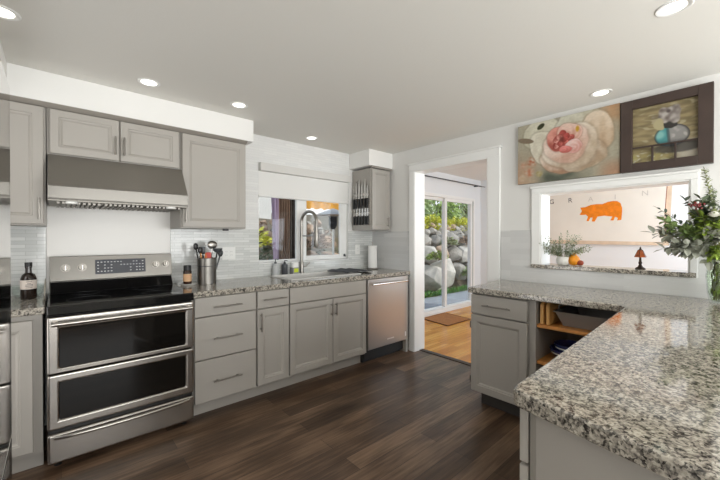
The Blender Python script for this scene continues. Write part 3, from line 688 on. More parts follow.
# ------------------------------------------------------------------ wall art
def grid_art(name, parent, x, ya, yb, za, zb, fn, nu, nv):
    # picture surface facing -x; u runs right (towards -y), v runs down
    mb = MB(); mb.sheet(lambda u, v: (x, ya+(yb-ya)*u, zb+(za-zb)*v), nu, nv)
    o = mb.build(name, M['paint'], parent, fixn=False); me = o.data
    at = me.color_attributes.new('paint', 'FLOAT_COLOR', 'POINT')
    i = 0; vals = []
    for a in range(nu+1):
        for b in range(nv+1): vals += list(srgb(*fn(a/nu, b/nv)))
    at.data.foreach_set('color', vals)
    return o
def mixv(a, b, t): t = max(0, min(1, t)); return tuple(p+(q-p)*t for p, q in zip(a, b))
def N(u, v, s, k=0): return noise.noise(Vector((u*s, v*s, k)))
def sst(a, b, x): t = max(0, min(1, (x-a)/(b-a))); return t*t*(3-2*t)
PET = [(.42, .22, .34, .27, .3, (224, 220, 202), (190, 186, 164)), (.93, .14, .33, .28, -.3, (214, 212, 196), (182, 174, 152)), (1.14, .38, .25, .34, .3, (222, 206, 186), (186, 160, 132)),
       (.45, .44, .24, .29, -.5, (226, 221, 205), (192, 182, 160)), (.68, .72, .33, .17, .25, (232, 216, 200), (176, 140, 116)), (1.0, .66, .31, .24, -.35, (226, 214, 198), (176, 154, 130)),
       (.82, .5, .40, .34, -.25, (234, 224, 210), (190, 172, 150)), (.76, .45, .33, .29, -.15, (236, 218, 206), (202, 166, 148)), (.67, .34, .2, .19, .2, (224, 160, 146), (168, 88, 76)), (.80, .3, .18, .18, .7, (234, 204, 190), (196, 140, 122))]
for _k in range(9):
    _a = _k*2.4; _r = .115*(1-_k/14)
    PET.append((.70+_r*math.cos(_a), .36+_r*.9*math.sin(_a), .075-.004*_k, .052, _a, ((222, 132, 122), (236, 184, 172), (198, 96, 90))[_k % 3], (146, 62, 56)))
PET += [(.86, .5, .13, .1, -.4, (238, 212, 206), (206, 150, 140)), (.75, .53, .09, .06, .1, (230, 150, 144), (190, 100, 92))]
def rose(u, v):
    x = u*1.46; y = v  # aspect
    c = mixv((214, 205, 182), (192, 188, 168), .5+N(u, v, 4, 1))
    c = mixv(c, (214, 170, 128), sst(.62, .95, u)*sst(.5, .05, v)*(.7+.5*N(u, v, 9, 2)))
    c = mixv(c, (218, 178, 148), sst(.35, .0, u)*sst(.35, .8, v)*(.8+.5*N(u, v, 6, 3)))
    c = mixv(c, (112, 118, 104), sst(.72, .95, v)*sst(.15, .35, u)*sst(.85, .5, u)*(.8+.6*N(u, v, 8, 4)))
    c = mixv(c, (206, 160, 130), sst(.7, .95, v)*sst(.75, .95, u)*.8)
    for bx, by, br, col in ((.2, .64, .1, (206, 104, 66)), (.08, .68, .08, (224, 172, 142)), (.16, .82, .1, (228, 150, 116)), (.3, .86, .07, (196, 180, 96)), (.06, .9, .08, (230, 196, 160))):
        d_ = math.hypot(x-bx*1.2, y-by)/br
        c = mixv(c, mixv(col, (236, 220, 200), .5+N(u, v, 26, 7)), sst(1.1, .3, d_)*.85)
    c = tuple(q*.86 for q in c)
    wob = .02*N(u, v, 9, 14)
    for px, py, ax_, ay, ro, base, shade in PET:
        ca, sa = math.cos(ro), math.sin(ro); dx, dy = x-px+wob, y-py+wob
        lx, ly = (dx*ca+dy*sa)/ax_, (-dx*sa+dy*ca)/ay
        d_ = math.hypot(lx, ly)*(1+.06*math.sin(3*math.atan2(ly, lx)+px*9))
        if d_ > 1.12: continue
        c = mixv(c, tuple(q*.74 for q in shade), sst(1.12, .98, d_)*.34)
        f = .45+.55*ly+.3*lx+.16*math.sin(11*d_+4*lx+6*N(u, v, 3, py))+.3*N(u*2, v, 9, px)
        c = mixv(c, mixv(base, shade, f), sst(1.03, .93, d_)*.93)
    rr = math.hypot((x-.70), (y-.36)*.95)
    c = mixv(c, (116, 56, 48), sst(.06, .015, rr)*.85)
    c = mixv(c, (196, 156, 52), sst(.035, .012, math.hypot((x-.92), (y-.24)*.55)))
    # leaves
    c = mixv(c, (70, 72, 44), sst(.06, .045, math.hypot((x-.37)*1.0+(y-.1)*.5, (y-.08)*1.1)))
    c = mixv(c, (136, 122, 104), sst(1, .8, math.hypot((x-.13)/.15, (y-.27-.25*(x-.13))/.05)))
    c = tuple(128+(q-128)*1.18 for q in c); g = .88+.05*N(u, v, 40, 13); return tuple(max(0, min(255, q*g)) for q in c)
t = thing('rose_canvas', 'unframed canvas painting of a large pale pink rose, high on the right wall', 'painting', (-.02, -2.24, 1.757))
MB().box(-.032, -.002, -2.6, -1.876, 1.757, 2.259).build('stretcher', M['edge'], t)
grid_art('picture', t, -.0325, -1.876, -2.6, 1.757, 2.259, rose, 190, 130)
def vase_pic(u, v):
    x = u; y = v*1.13
    c = mixv((180, 162, 118), (140, 124, 88), .5+1.1*N(u*1, v*5, 4, 1)); c = mixv(c, (206, 196, 160), sst(.1, .6, N(u, v*3, 7, 2))*.8)
    c = mixv(c, (206, 196, 120), sst(.72, .9, v)*.6*(.6+N(u, v, 12, 3))); c = mixv(c, (236, 232, 214), sst(.2, .5, N(u, v*2, 16, 4))*sst(.75, .85, v)*.8)
    c = mixv(c, (214, 206, 190), sst(.62, .75, v)*sst(.55, .8, u)*.9)
    d_ = math.hypot((x-.62)/.27, (y-.66)/.22)
    body = sst(1.02, .96, d_)
    bc = mixv((84, 166, 168), (166, 164, 160), sst(.54, .6, x)); bc = mixv(bc, (206, 200, 194), sst(.0, .4, N(u, v, 11, 5))*sst(.58, .66, x))
    bc = mixv(bc, (150, 214, 208), sst(.12, .04, math.hypot(x-.43, y-.62)))
    bc = mixv(bc, (52, 50, 50), sst(.8, 1.0, d_)*.8); bc = mixv(bc, (46, 46, 48), sst(.035, .01, abs(x-.57-.1*(y-.66)))*.45); bc = mixv(bc, (60, 62, 66), sst(.72, .88, y)*.85)
    c = mixv(c, (70, 66, 62), sst(1.3, .9, math.hypot((x-.72)/.36, (y-.9)/.1))*.75)
    c = mixv(c, bc, body)
    c = mixv(c, (52, 48, 44), sst(1, .8, math.hypot((x-.6)/.13, (y-.43)/.09)+.4*N(u, v, 14, 6)))
    f = math.hypot((x-.6)/.23, (y-.24)/.17)+.6*N(u, v, 7, 7)
    fc = mixv((214, 206, 198), (128, 116, 110), .5+1.0*N(u, v, 13, 8)); fc = mixv(fc, (98, 86, 84), sst(.05, .01, math.hypot(x-.57, y-.17)))
    c = mixv(c, fc, sst(1.05, .8, f)); c = mixv(c, (206, 194, 150), sst(1, .7, math.hypot((x-.42)/.1, (y-.42)/.14)+.5*N(u, v, 9, 9)))
    return tuple(max(0, min(255, q*.8)) for q in c)
t = thing('framed_picture', 'dark wood framed picture of a turquoise vase with pale flowers, beside the rose canvas', 'picture', (-.02, -2.83, 1.755))
m = MB(); fy0, fy1, fz0, fz1 = -3.069, -2.606, 1.755, 2.252; iy0, iy1, iz0, iz1 = -3.0, -2.672, 1.812, 2.19
m.box(-.045, -.002, fy0, iy0, fz0, fz1); m.box(-.045, -.002, iy1, fy1, fz0, fz1); m.box(-.045, -.002, iy0, iy1, fz0, iz0); m.box(-.045, -.002, iy0, iy1, iz1, fz1)
m.box(-.04, -.03, iy0, iy1, 1.911, 1.922); m.box(-.04, -.03, -2.786, -2.774, iz0, 1.911); m.box(-.04, -.03, -2.901, -2.89, iz0, 1.911)
m.build('frame', M['dark_frame'], t, bevel=.002)
grid_art('picture', t, -.02, iy1, iy0, iz0, iz1, vase_pic, 110, 126)

# banner on the far dining room wall
t = thing('canvas_banner', 'cream canvas grain banner with an orange pig, seen through the pass-through', 'banner', (3.22, -1.73, 1.2))
BX = 3.2
MB().prism([(-.945, 1.26), (-.95, 2.067), (-2.478, 2.04), (-2.435, 1.235)], BX, BX+.012, 'x').build('cloth', M['canvas'], t)
m = MB(); m.prism([(-.945, 1.26), (-2.435, 1.235), (-2.44, 1.19), (-.94, 1.2)], BX+.002, BX+.014, 'x'); m.prism([(-2.478, 2.04), (-2.53, 2.05), (-2.5, 1.19), (-2.435, 1.19)], BX+.002, BX+.014, 'x'); m.build('hem', M['hem'], t)
MB().prism([(-2.475, 2.02), (-2.482, 2.02), (-2.46, 1.62), (-2.453, 1.62)], BX-.001, BX+.002, 'x').build('red_selvage', M['rust'], t)
pig = [(-1.433, 1.664), (-1.465, 1.718), (-1.44, 1.775), (-1.51, 1.777), (-1.584, 1.808), (-1.66, 1.815), (-1.736, 1.809), (-1.81, 1.839), (-1.87, 1.846), (-1.918, 1.842), (-1.96, 1.81), (-1.98, 1.74), (-1.982, 1.688), (-1.973, 1.56), (-1.919, 1.553), (-1.931, 1.59), (-1.895, 1.612), (-1.879, 1.555), (-1.835, 1.556), (-1.864, 1.613), (-1.762, 1.632), (-1.674, 1.622), (-1.636, 1.546), (-1.597, 1.55), (-1.61, 1.61), (-1.579, 1.61), (-1.558, 1.555), (-1.527, 1.561), (-1.548, 1.625), (-1.518, 1.66), (-1.46, 1.656)]
from mathutils.geometry import tessellate_polygon
m = MB(); vs = [m.bm.verts.new((BX-.0025, y, z)) for y, z in pig]
for tri in tessellate_polygon([[Vector((y, z, 0)) for y, z in pig]]): m.bm.faces.new([vs[i] for i in tri])
m.build('pig_print', M['orange'], t)
MB().disc((BX-.001, -.955, 1.66), (-1, 0, 0), .014, .014, .001, 12).build('ink_spot', M['ink'], t)
def text_mesh(body, loc, size, mt, parent, name='letter'):
    cu = bpy.data.curves.new('tmp', 'FONT'); cu.body = body; cu.size = size; cu.align_x = 'CENTER'; cu.align_y = 'CENTER'; cu.extrude = .0005
    ob = bpy.data.objects.new('tmp', cu); COL.objects.link(ob)
    dg = bpy.context.evaluated_depsgraph_get(); me = bpy.data.meshes.new_from_object(ob.evaluated_get(dg))
    bpy.data.objects.remove(ob); me.name = name
    Rm = Matrix(((0, 0, -1), (-1, 0, 0), (0, 1, 0))).to_4x4()      # text plane facing -x, reading towards -y
    me.transform(Matrix.Translation(Vector(loc) - ORG[parent.name]) @ Rm); me.materials.append(mt)
    o = bpy.data.objects.new(name, me); COL.objects.link(o); o.parent = parent; ORG[o.name] = ORG[parent.name]; return o
for ch, y, z, mt in (('G', -1.02, 1.897, M['ink']), ('R', -1.297, 1.9, M['ink']), ('A', -1.582, 1.895, M['ink_faint']), ('I', -1.896, 1.9, M['ink_faint']), ('N', -2.244, 1.925, M['ink_faint'])):
    text_mesh(ch, (BX-.0015, y, z), .105, mt, t)

# ------------------------------------------------------------------ plants and things on the pass-through ledge
def spray(mb_leaf, mb_stem, base, d, L, nl, ll, lw, rnd, curve=.2, side=1.0, r=.002, start=.2):
    d = Vector(d).normalized(); p = Vector(base); pts = [p.copy()]; bend = Vector((rnd.uniform(-1, 1), rnd.uniform(-1, 1), rnd.uniform(-.8, .2)))*curve
    n = 8
    for i in range(n):
        d = (d + bend/n).normalized(); p = p + d*L/n; pts.append(p.copy())
    mb_stem.tube(pts, [r*(1-.6*i/n) for i in range(n+1)], 5)
    for k in range(nl):
        f = start+(1-start)*(k+.5)/nl; i = min(int(f*n), n-1); q = pts[i].lerp(pts[i+1], f*n-i); dd = (pts[i+1]-pts[i]).normalized()
        ax = dd.orthogonal().normalized(); ang = k*2.4+rnd.uniform(-.4, .4)
        ax.rotate(Matrix.Rotation(ang, 3, dd))
        mb_leaf.leaf(q, dd*.55+ax*side, ll*rnd.uniform(.75, 1.2)*(1-.25*f), lw*rnd.uniform(.8, 1.2), .15, nrm=(rnd.uniform(-.5, .5), rnd.uniform(-.5, .5), 1))
    mb_leaf.leaf(pts[-1], d, ll*.8, lw*.8)
    return pts
rnd = random.Random(11)
px_, py_ = .075, -2.205
t = thing('potted_plant', 'small white pot of leafy grey-green sprigs on the granite ledge', 'plant', (px_, py_, 1.071))
MB().lathe([(.035, 0), (.05, .015), (.055, .045), (.046, .07), (.042, .07), (.048, .045), (.03, .06), (0, .06)], (px_, py_, 1.0715), 24).build('pot', M['pot'], t, smooth=True)
lf = MB(); st = MB()
for k in range(46):
    a = rnd.uniform(0, 6.28); e = rnd.uniform(.1, .95)
    spray(lf, st, (px_+.015*math.cos(a), py_+.015*math.sin(a), 1.13), (math.cos(a)*e, math.sin(a)*e*1.25, 1-.5*e), rnd.uniform(.12, .235), 18, .024, .011, rnd, .4, r=.0012)
lf.build('foliage', M['lf_grey'], t); st.build('stems', M['stem'], t)
t = thing('gourd', 'round orange gourd leaning beside the plant on the granite ledge', 'gourd', (.08, -2.275, 1.071))
gm = MB(); n = 24
for_r = [(0, 0), (.025, .003), (.042, .02), (.046, .042), (.036, .066), (.02, .082), (.012, .1), (.008, .108), (0, .109)]
gm.lathe(for_r, (.08, -2.278, 1.0715), 24); gm.build('gourd_body', M['gourd'], t, smooth=True)
MB().tube([(.08, -2.278, 1.176), (.082, -2.27, 1.195)], [.007, .005], 8).build('stalk', M['twig'], t)
tag(MB().ball((.07, -2.325, 1.094), .022, 2, (1.1, 1.2, 1)).build('gourd', M['rust'], org=(.07, -2.325, 1.072), smooth=True), 'small rust red gourd right of the orange one on the granite ledge', 'gourd')
t = thing('table_lamp', 'tiny bronze lamp with an amber mosaic shade on the granite ledge', 'lamp', (.08, -2.7, 1.071))
MB().lathe([(.03, 0), (.03, .006), (.016, .014), (.008, .03), (.012, .042), (.008, .055), (.006, .085)], (.08, -2.7, 1.0712), 16).build('lamp_base', M['bronze'], t, smooth=True)
s_ = MB().lathe([(.036, .084), (.014, .135), (.012, .135), (.034, .084)], (.08, -2.7, 1.0712), 6, caps=False).build('lamp_shade', M['amber'], t)
MB().lathe([(.014, .135), (.006, .142), (.004, .155), (0, .16)], (.08, -2.7, 1.0712), 10).build('finial', M['bronze'], t)
m = MB()
for k in range(6):
    a = 2*math.pi*k/6; m.tube([(.08+.0365*math.cos(a), -2.7+.0365*math.sin(a), 1.155), (.08+.0145*math.cos(a), -2.7+.0145*math.sin(a), 1.206)], .0014, 5)
m.build('shade_ribs', M['bronze'], s_)

# ------------------------------------------------------------------ flowers in a vase
VX, VY = -.17, -3.1
t = thing('vase', 'clear ribbed glass vase holding the bouquet on the counter', 'vase', (VX, VY, .914))
MB().lathe([(.035, 0), (.04, .004), (.05, .06), (.056, .15), (.05, .24), (.058, .33), (.054, .33), (.046, .24), (.052, .15), (.046, .06), (.03, .01), (0, .01)], (VX, VY, .9145), 28).build('glass', M['glass'], t, smooth=True)
MB().lathe([(0, .012), (.03, .012), (.044, .06), (.05, .15), (.047, .19), (0, .19)], (VX, VY, .9145), 24).build('water', pane_mat('water', (.9, .93, .86, 1), 1.33), t, smooth=True)
BG = 'stems of the bouquet in the glass vase'
def sprig(name, label, tip, nl, ll, lw, m_leaf, seed, side=1.0, extra=None, m_stem='stem', curve=.25, branches=0, start=.35):
    rnd = random.Random(seed)
    o = (VX, VY, .94)
    t = thing(name, label, 'flower stem', o, BG)
    b = Vector((VX+rnd.uniform(-.02, .02), VY+rnd.uniform(-.02, .02), .94)); nk = Vector((VX+rnd.uniform(-.022, .022), VY+rnd.uniform(-.022, .022), 1.24))
    lf = MB(); st = MB()
    tip = Vector(tip); st.tube([b, nk], .0028, 6)
    L = (tip-nk).length; d = (tip-nk).normalized(); d = (d+Vector((0, 0, .12))).normalized()
    pts = spray(lf, st, nk, d, L, nl, ll, lw, rnd, curve*.5, side, .0028, start=.15)
    for k in range(branches):
        i = 2+k % 5; dd = (d+Vector((rnd.uniform(-1, 1), rnd.uniform(-1, 1), rnd.uniform(-.5, .6)))*.8)
        spray(lf, st, pts[i], dd, L*rnd.uniform(.3, .55), max(4, nl//2), ll, lw, rnd, .3, side, .0016)
    st.build('stem', M[m_stem], t); lf.build('leaves', M[m_leaf], t)
    if extra: extra(t, pts, rnd)
    return t
def berries(t, pts, rnd):
    m = MB()
    for k in range(18):
        q = pts[-1]+Vector((rnd.gauss(0, .014), rnd.gauss(0, .018), rnd.gauss(0, .011))); m.ball(q, .0065, 1)
    m.build('berries', M['berry'], t, smooth=True)
def petals(t, pts, rnd):
    m = MB()
    for k in range(46):
        a = k*2.4; e = 1.2-k/46*1.1; dd = Vector((math.cos(a)*math.cos(e), math.sin(a)*math.cos(e), math.sin(e)))
        m.leaf(pts[-1], dd, .035, .02, -.3)
    m.build('petals', M['flower'], t)
t = thing('leaf_filler', 'green and yellow stems and leaves packed inside the clear glass vase', 'flower stem', (VX, VY, .94), BG)
fr_ = random.Random(77)
for nm, mk, cnt in (('leaves', 'lf_lime', 60), ('leaves', 'lf_olive', 50), ('leaves', 'lf_silver', 26)):
    m = MB()
    for k in range(cnt):
        a = fr_.uniform(0, 6.28); r_ = fr_.uniform(.005, .03); z_ = fr_.uniform(.94, 1.19)
        m.leaf((VX+r_*math.cos(a), VY+r_*math.sin(a), z_), (math.cos(a+1.2)*.3, math.sin(a+1.2)*.3, 1), .045, .018, .1, nrm=(math.cos(a), math.sin(a), .2))
    m.build(nm, M[mk], t)
m = MB()
for k in range(14):
    a = k*.9; m.tube([(VX+.022*math.cos(a), VY+.022*math.sin(a), .93), (VX+.03*math.cos(a+2), VY+.03*math.sin(a+2), 1.24)], .0028, 6)
m.build('stem', M['stem'], t)
sprig('dusty_leaf_sprig', 'silvery broad-leaved sprig pointing farthest left in the bouquet', (-.25, -2.80, 1.30), 14, .075, .04, 'lf_silver', 31, 1, branches=4)
sprig('leafy_sprig', 'mid green leafy sprig pointing left above the silver leaves', (-.25, -2.86, 1.39), 18, .06, .03, 'lf_grn', 32, 1, branches=4)
sprig('dusty_leaf_sprig', 'silvery broad-leaved sprig hanging over the vase rim on the left', (-.27, -2.96, 1.18), 14, .075, .04, 'lf_silver', 33, 1, branches=4)
sprig('leafy_sprig', 'dark green leafy sprig filling the upper middle of the bouquet', (-.22, -3.05, 1.5), 20, .06, .03, 'lf_dk', 34, 1, branches=5)
sprig('leafy_sprig', 'olive leafy sprig filling the right middle of the bouquet', (-.24, -3.1, 1.42), 20, .06, .03, 'lf_olive', 35, 1, branches=5)
sprig('fern_spike', 'tall feathery green spike rising highest out of the bouquet', (-.2, -3.03, 1.69), 110, .032, .011, 'lf_olive', 1, .8, curve=.1)
sprig('fern_spike', 'shorter feathery green spike beside the tallest one in the bouquet', (-.17, -3.075, 1.58), 80, .034, .012, 'lf_grey', 21, .8, curve=.1)
sprig('dusty_leaf_sprig', 'silvery sprig of broad leaves drooping far left in the bouquet', (-.24, -2.865, 1.235), 12, .07, .036, 'lf_silver', 2, 1, branches=3)
sprig('dusty_leaf_sprig', 'silvery sprig of broad leaves low at the bouquet front', (-.27, -2.93, 1.24), 14, .066, .034, 'lf_silver', 3, 1, branches=3)
sprig('dusty_leaf_sprig', 'silvery sprig of broad leaves above the vase rim on the right', (-.28, -3.06, 1.33), 14, .06, .034, 'lf_silver', 4, 1, branches=3)
sprig('eucalyptus_sprig', 'dark grey-green eucalyptus sprig reaching left past the opening trim', (-.24, -2.84, 1.475), 16, .045, .017, 'lf_euc', 5, .8, branches=2)
sprig('eucalyptus_sprig', 'dark grey-green eucalyptus sprig in the upper left of the bouquet', (-.2, -2.95, 1.52), 16, .05, .03, 'lf_euc', 6, 1, branches=2)
sprig('eucalyptus_sprig', 'dark eucalyptus sprig at the right edge of the bouquet', (-.13, -3.13, 1.53), 16, .05, .032, 'lf_euc', 7, 1, branches=3)
sprig('berry_sprig', 'sprig of small red berries near the bouquet middle', (-.25, -2.98, 1.475), 10, .045, .02, 'lf_dk', 8, 1, extra=berries, m_stem='twig', branches=2)
sprig('leafy_sprig', 'bright lime green leafy sprig in the bouquet centre', (-.26, -3.03, 1.42), 18, .055, .026, 'lf_lime', 9, 1, branches=4)
sprig('leafy_sprig', 'mid green leafy sprig low and left in the bouquet', (-.27, -2.96, 1.34), 18, .055, .024, 'lf_grn', 10, 1, branches=4)
sprig('leafy_sprig', 'dark green leafy sprig behind the berries in the bouquet', (-.19, -3.01, 1.46), 18, .055, .026, 'lf_dk', 12, 1, branches=4)
sprig('white_bloom', 'white ruffled bloom facing the room at the bouquet right', (-.27, -3.075, 1.41), 8, .05, .02, 'lf_grn', 13, 1, extra=petals)
sprig('leafy_sprig', 'yellowish green leafy sprig trailing over the vase rim', (-.25, -3.09, 1.19), 16, .05, .022, 'lf_lime', 14, 1, branches=3)

# ------------------------------------------------------------------ knives on magnetic strips
KX = -.342
for zc, lab in ((1.80, 'upper steel magnetic knife strip on the corner cabinet side'), (1.575, 'lower steel magnetic knife strip on the corner cabinet side')):
    tag(MB().box(KX-.014, KX-.001, -.318, -.03, zc-.018, zc+.018).build('knife_strip', M['steel'], org=(KX, -.17, zc), bevel=.003), lab, 'knife strip', 'magnetic knife strips')
def knife(y, zc, bl, bw, hl, label, grp, flip):
    o = (KX-.02, y, zc); t = thing('kitchen_knife', label, 'knife', o, grp)
    s = 1 if flip else -1
    X0, X1 = KX-.0175, KX-.0152
    MB().prism([(y-bw/2, zc-s*.03), (y+bw/2, zc-s*.03), (y+bw/2, zc+s*bl*.6), (y-bw*.15, zc+s*bl), (y-bw/2, zc+s*bl*.9)], X0, X1, 'x').build('blade', M['blade'], t)
    MB().box(KX-.026, KX-.0055, y-.011, y+.011, min(zc-s*.03, zc-s*(.03+hl)), max(zc-s*.03, zc-s*(.03+hl))).build('handle', M['black'], t, bevel=.004)
for k, (y, bl, bw) in enumerate(((-.055, .15, .022), (-.1, .19, .03), (-.15, .21, .036), (-.2, .17, .03), (-.25, .2, .034), (-.295, .13, .024))):
    knife(y, 1.785, bl, bw, .115, 'black handled knife on the upper strip with its blade up', 'knives on the upper magnetic strip', True)
for k, (y, bl, bw) in enumerate(((-.06, .07, .02), (-.11, .09, .024), (-.16, .08, .02), (-.21, .09, .022), (-.26, .08, .02), (-.3, .07, .018))):
    knife(y, 1.578, bl, bw, .1, 'short black handled knife on the lower strip with its blade up', 'knives on the lower magnetic strip', True)

# ------------------------------------------------------------------ outlets
def plate(o, r, n, wd, ht, label, nm='wall_outlet', gang=1):
    fr = Fr(o, r, n); t = thing(nm, label, 'outlet' if 'outlet' in nm else 'switch', o)
    def bx(m, a0, a1, b0, b1, c0, c1):
        vs = [fr.p(a, b, c) for a in (a0, a1) for b in (b0, b1) for c in (c0, c1)]
        xs, ys, zs = zip(*[tuple(v) for v in vs]); m.box(min(xs), max(xs), min(ys), max(ys), min(zs), max(zs))
    m = MB(); bx(m, -wd/2, wd/2, -ht/2, ht/2, 0, .006); m.build('cover_plate', M['white'], t, bevel=.002)
    for g in range(gang):
        a = (g-(gang-1)/2)*.046; m = MB()
        bx(m, a-.016, a+.016, -.034, .034, .006, .008); s = m.build('socket', M['white'], t, bevel=.001)
        m = MB()
        for zc in (.016, -.016):
            for da in (-.006, .006): bx(m, a+da-.001, a+da+.001, zc-.004, zc+.004, .008, .0084)
        m.build('slots', M['grey_dark'], s)
plate((-1.85, -.008, 1.15), (1, 0, 0), (0, -1, 0), .122, .118, 'white double outlet plate on the tile right of the utensil crock', gang=2)
plate((-.262, -.008, 1.15), (1, 0, 0), (0, -1, 0), .075, .118, 'white single outlet plate under the knife cabinet')

# ------------------------------------------------------------------ things on the counters (back run)
CZ = .9145
t = thing('utensil_crock', 'brushed steel utensil crock on the counter beside the range', 'crock', (-2.105, -.2, CZ))
MB().lathe([(.074, 0), (.074, .145), (.0765, .148), (.0765, .21), (.074, .212), (.071, .21), (.069, .01), (0, .01)], (-2.105, -.2, CZ), 32).build('canister', M['steel_b'], t, smooth=True)
MB().lathe([(.0755, .143), (.078, .147), (.0755, .151)], (-2.105, -.2, CZ), 32, caps=False).build('band', M['grey_dark'], t, smooth=True)
UG = 'cooking utensils standing in the steel crock'
def utensil(name, label, dx, dy, L, lean, m_h, m_t, kind):
    b = Vector((-2.105+dx*.4, -.2+dy*.4, CZ+.02)); d = Vector((lean[0], lean[1], 1)).normalized(); top = b+d*L
    t = thing(name, label, 'utensil', b, UG)
    MB().tube([b, top], [.005, .007], 8).build('handle', M[m_h], t, smooth=True)
    sd = Vector((1, 0, 0)); rot = Matrix.Rotation(math.atan2(lean[0], 1), 3, 'Y')
    if kind == 'spoon': MB().ball(top+d*.02, .026, 2, (.8, .35, 1.15), rot=rot).build('head', M[m_t], t, smooth=True)
    elif kind == 'ladle': MB().lathe([(0, -.03), (.022, -.024), (.035, -.008), (.038, .008), (.035, .008), (.03, -.006), (0, -.024)], top+d*.02, 20).build('head', M[m_t], t, smooth=True)
    elif kind == 'spatula': MB().box(top.x-.02, top.x+.02, top.y-.003, top.y+.003, top.z-.005, top.z+.055).build('head', M[m_t], t, bevel=.003)
    elif kind == 'round': MB().tube([top+d*.0+Vector((0, .006, 0)), top+Vector((0, -.006, 0))], .001, 6).ball(top+d*.03, .042, 2, (1, .3, .9), rot=rot).build('head', M[m_t], t, smooth=True)
    elif kind == 'tongs': MB().tube([top, top+d*.05], [.012, .004], 8).build('head', M[m_t], t)
utensil('skimmer', 'round steel skimmer, the tallest utensil in the crock', .08, .05, .27, (.08, .05), 'chrome', 'nickel', 'round')
utensil('slotted_spoon', 'black slotted spoon leaning left in the crock', -.1, .02, .27, (-.14, .05), 'black', 'black', 'spoon')
utensil('wooden_spoon', 'wooden handled spoon with a black bowl leaning left in the crock', -.08, -.06, .24, (-.12, -.05), 'wood_h', 'black', 'spoon')
utensil('spatula', 'black spatula in the middle of the crock', -.03, .05, .23, (-.02, .12), 'black', 'grey_dark', 'spatula')
utensil('spatula', 'red silicone spatula standing in the crock', .01, -.05, .185, (.0, -.06), 'red', 'red', 'spatula')
utensil('pastry_brush', 'orange silicone brush next to the red one in the crock', -.03, -.07, .185, (-.05, -.06), 'orange_s', 'orange_s', 'tongs')
utensil('ladle', 'black ladle hooked over the right rim of the crock', .1, -.02, .245, (.16, -.05), 'black', 'grey_dark', 'ladle')
utensil('serving_spoon', 'dark grey spoon lying far right over the crock rim', .12, .0, .215, (.3, .03), 'grey_dark', 'black', 'spoon')
t = thing('spice_jar', 'dark spice jar with a tan label beside the range', 'jar', (-2.262, -.22, CZ))
MB().lathe([(.03, 0), (.031, .004), (.031, .1), (.027, .108)], (-2.262, -.22, CZ+.011), 20).build('jar', M['spice'], t, smooth=True)
MB().lathe([(.0316, .02), (.0316, .08)], (-2.262, -.22, CZ+.011), 20, caps=False).build('label', M['tan'], t, smooth=True)
MB().lathe([(.028, .108), (.028, .145), (.022, .148), (0, .148)], (-2.262, -.22, CZ+.011), 20).build('lid', M['black'], t, smooth=True)
tag(MB().lathe([(.05, 0), (.058, .006), (.06, .011), (.056, .0105), (.048, .006), (0, .006)], (-2.255, -.22, CZ), 28).build('spoon_rest', M['cream'], org=(-2.255, -.22, CZ), smooth=True), 'small pale saucer under the spice jar beside the range', 'saucer')
# bottle and glass dish left of range
t = thing('bottle', 'dark brown glass bottle with a cream label left of the range', 'bottle', (-3.185, -.22, CZ))
bo = (-3.182, -.235, CZ)
MB().lathe([(.036, 0), (.038, .004), (.038, .125), (.03, .15), (.016, .162), (.015, .19), (.017, .192), (.017, .2), (0, .2)], bo, 28).build('glass_body', M['brown_glass'], t, smooth=True)
lb = MB().lathe([(.0387, .062), (.0387, .118)], bo, 28, caps=False).build('label', M['label'], t, smooth=True)
m = MB()
for k, (z_, w_) in enumerate(((.107, .026), (.095, .018), (.088, .034), (.08, .034), (.07, .03))): m.box(bo[0]-w_/2+.004, bo[0]+w_/2+.004, bo[1]-.0392, bo[1]-.036, bo[2]+z_, bo[2]+z_+.003)
m.build('label_print', M['ink'], lb)
MB().lathe([(.018, .2), (.018, .226), (0, .226)], bo, 20).build('cap', M['black'], t, smooth=True)
t = thing('glass_dish', 'shallow clear glass dish behind the dark bottle', 'dish', (-3.18, -.1, CZ))
m = MB()
prof = [(.062, 0), (.078, .02), (.082, .07), (.079, .07), (.074, .022), (.06, .006), (0, .006)]
m.lathe(prof, (-3.19, -.1, CZ), 32); m.build('dish', M['glass'], t, smooth=True)
cord = [(-3.105, -.1, 1.0), (-3.108, -.2, .93), (-3.112, -.34, .918), (-3.106, -.46, .935), (-3.104, -.52, .96), (-3.106, -.42, .985), (-3.108, -.25, .99), (-3.106, -.12, 1.02)]
tag(MB().tube(cord, .003, 6).build('cord', mat('pale_cord', srgb(190, 184, 170), .5), org=(-3.106, -.3, .92), smooth=True), 'pale cord looped on the counter strip left of the range', 'cord')
# by the sink
t = thing('soap_dispenser', 'pale grey soap pump bottle left of the faucet, nearest the range', 'soap bottle', (-1.40, -.05, CZ))
so = (-1.395, -.05, CZ)
MB().lathe([(.03, 0), (.032, .005), (.032, .1), (.014, .115), (.014, .12)], so, 20).build('bottle', M['soap'], t, smooth=True)
m = MB(); m.lathe([(.013, .12), (.013, .135), (.005, .137), (.005, .16), (.01, .162), (.01, .168), (0, .169)], so, 14); m.tube([(so[0], so[1], CZ+.165), (so[0]+.02, so[1]-.025, CZ+.16)], .004, 8); m.build('pump', M['grey_dark'], t, smooth=True)
so = (-1.29, -.05, CZ)
t = thing('soap_dispenser', 'dark grey pump bottle between the pale bottle and the sponge caddy', 'soap bottle', so)
MB().lathe([(.029, 0), (.031, .004), (.031, .105), (.012, .115)], so, 20).build('bottle', M['grey_dark'], t, smooth=True)
m = MB(); m.lathe([(.013, .115), (.012, .128), (.004, .13), (.004, .145), (.009, .147), (0, .15)], so, 14); m.tube([(so[0], so[1], CZ+.146), (so[0]+.02, so[1]-.02, CZ+.143)], .0035, 8); m.build('pump', M['black'], t, smooth=True)
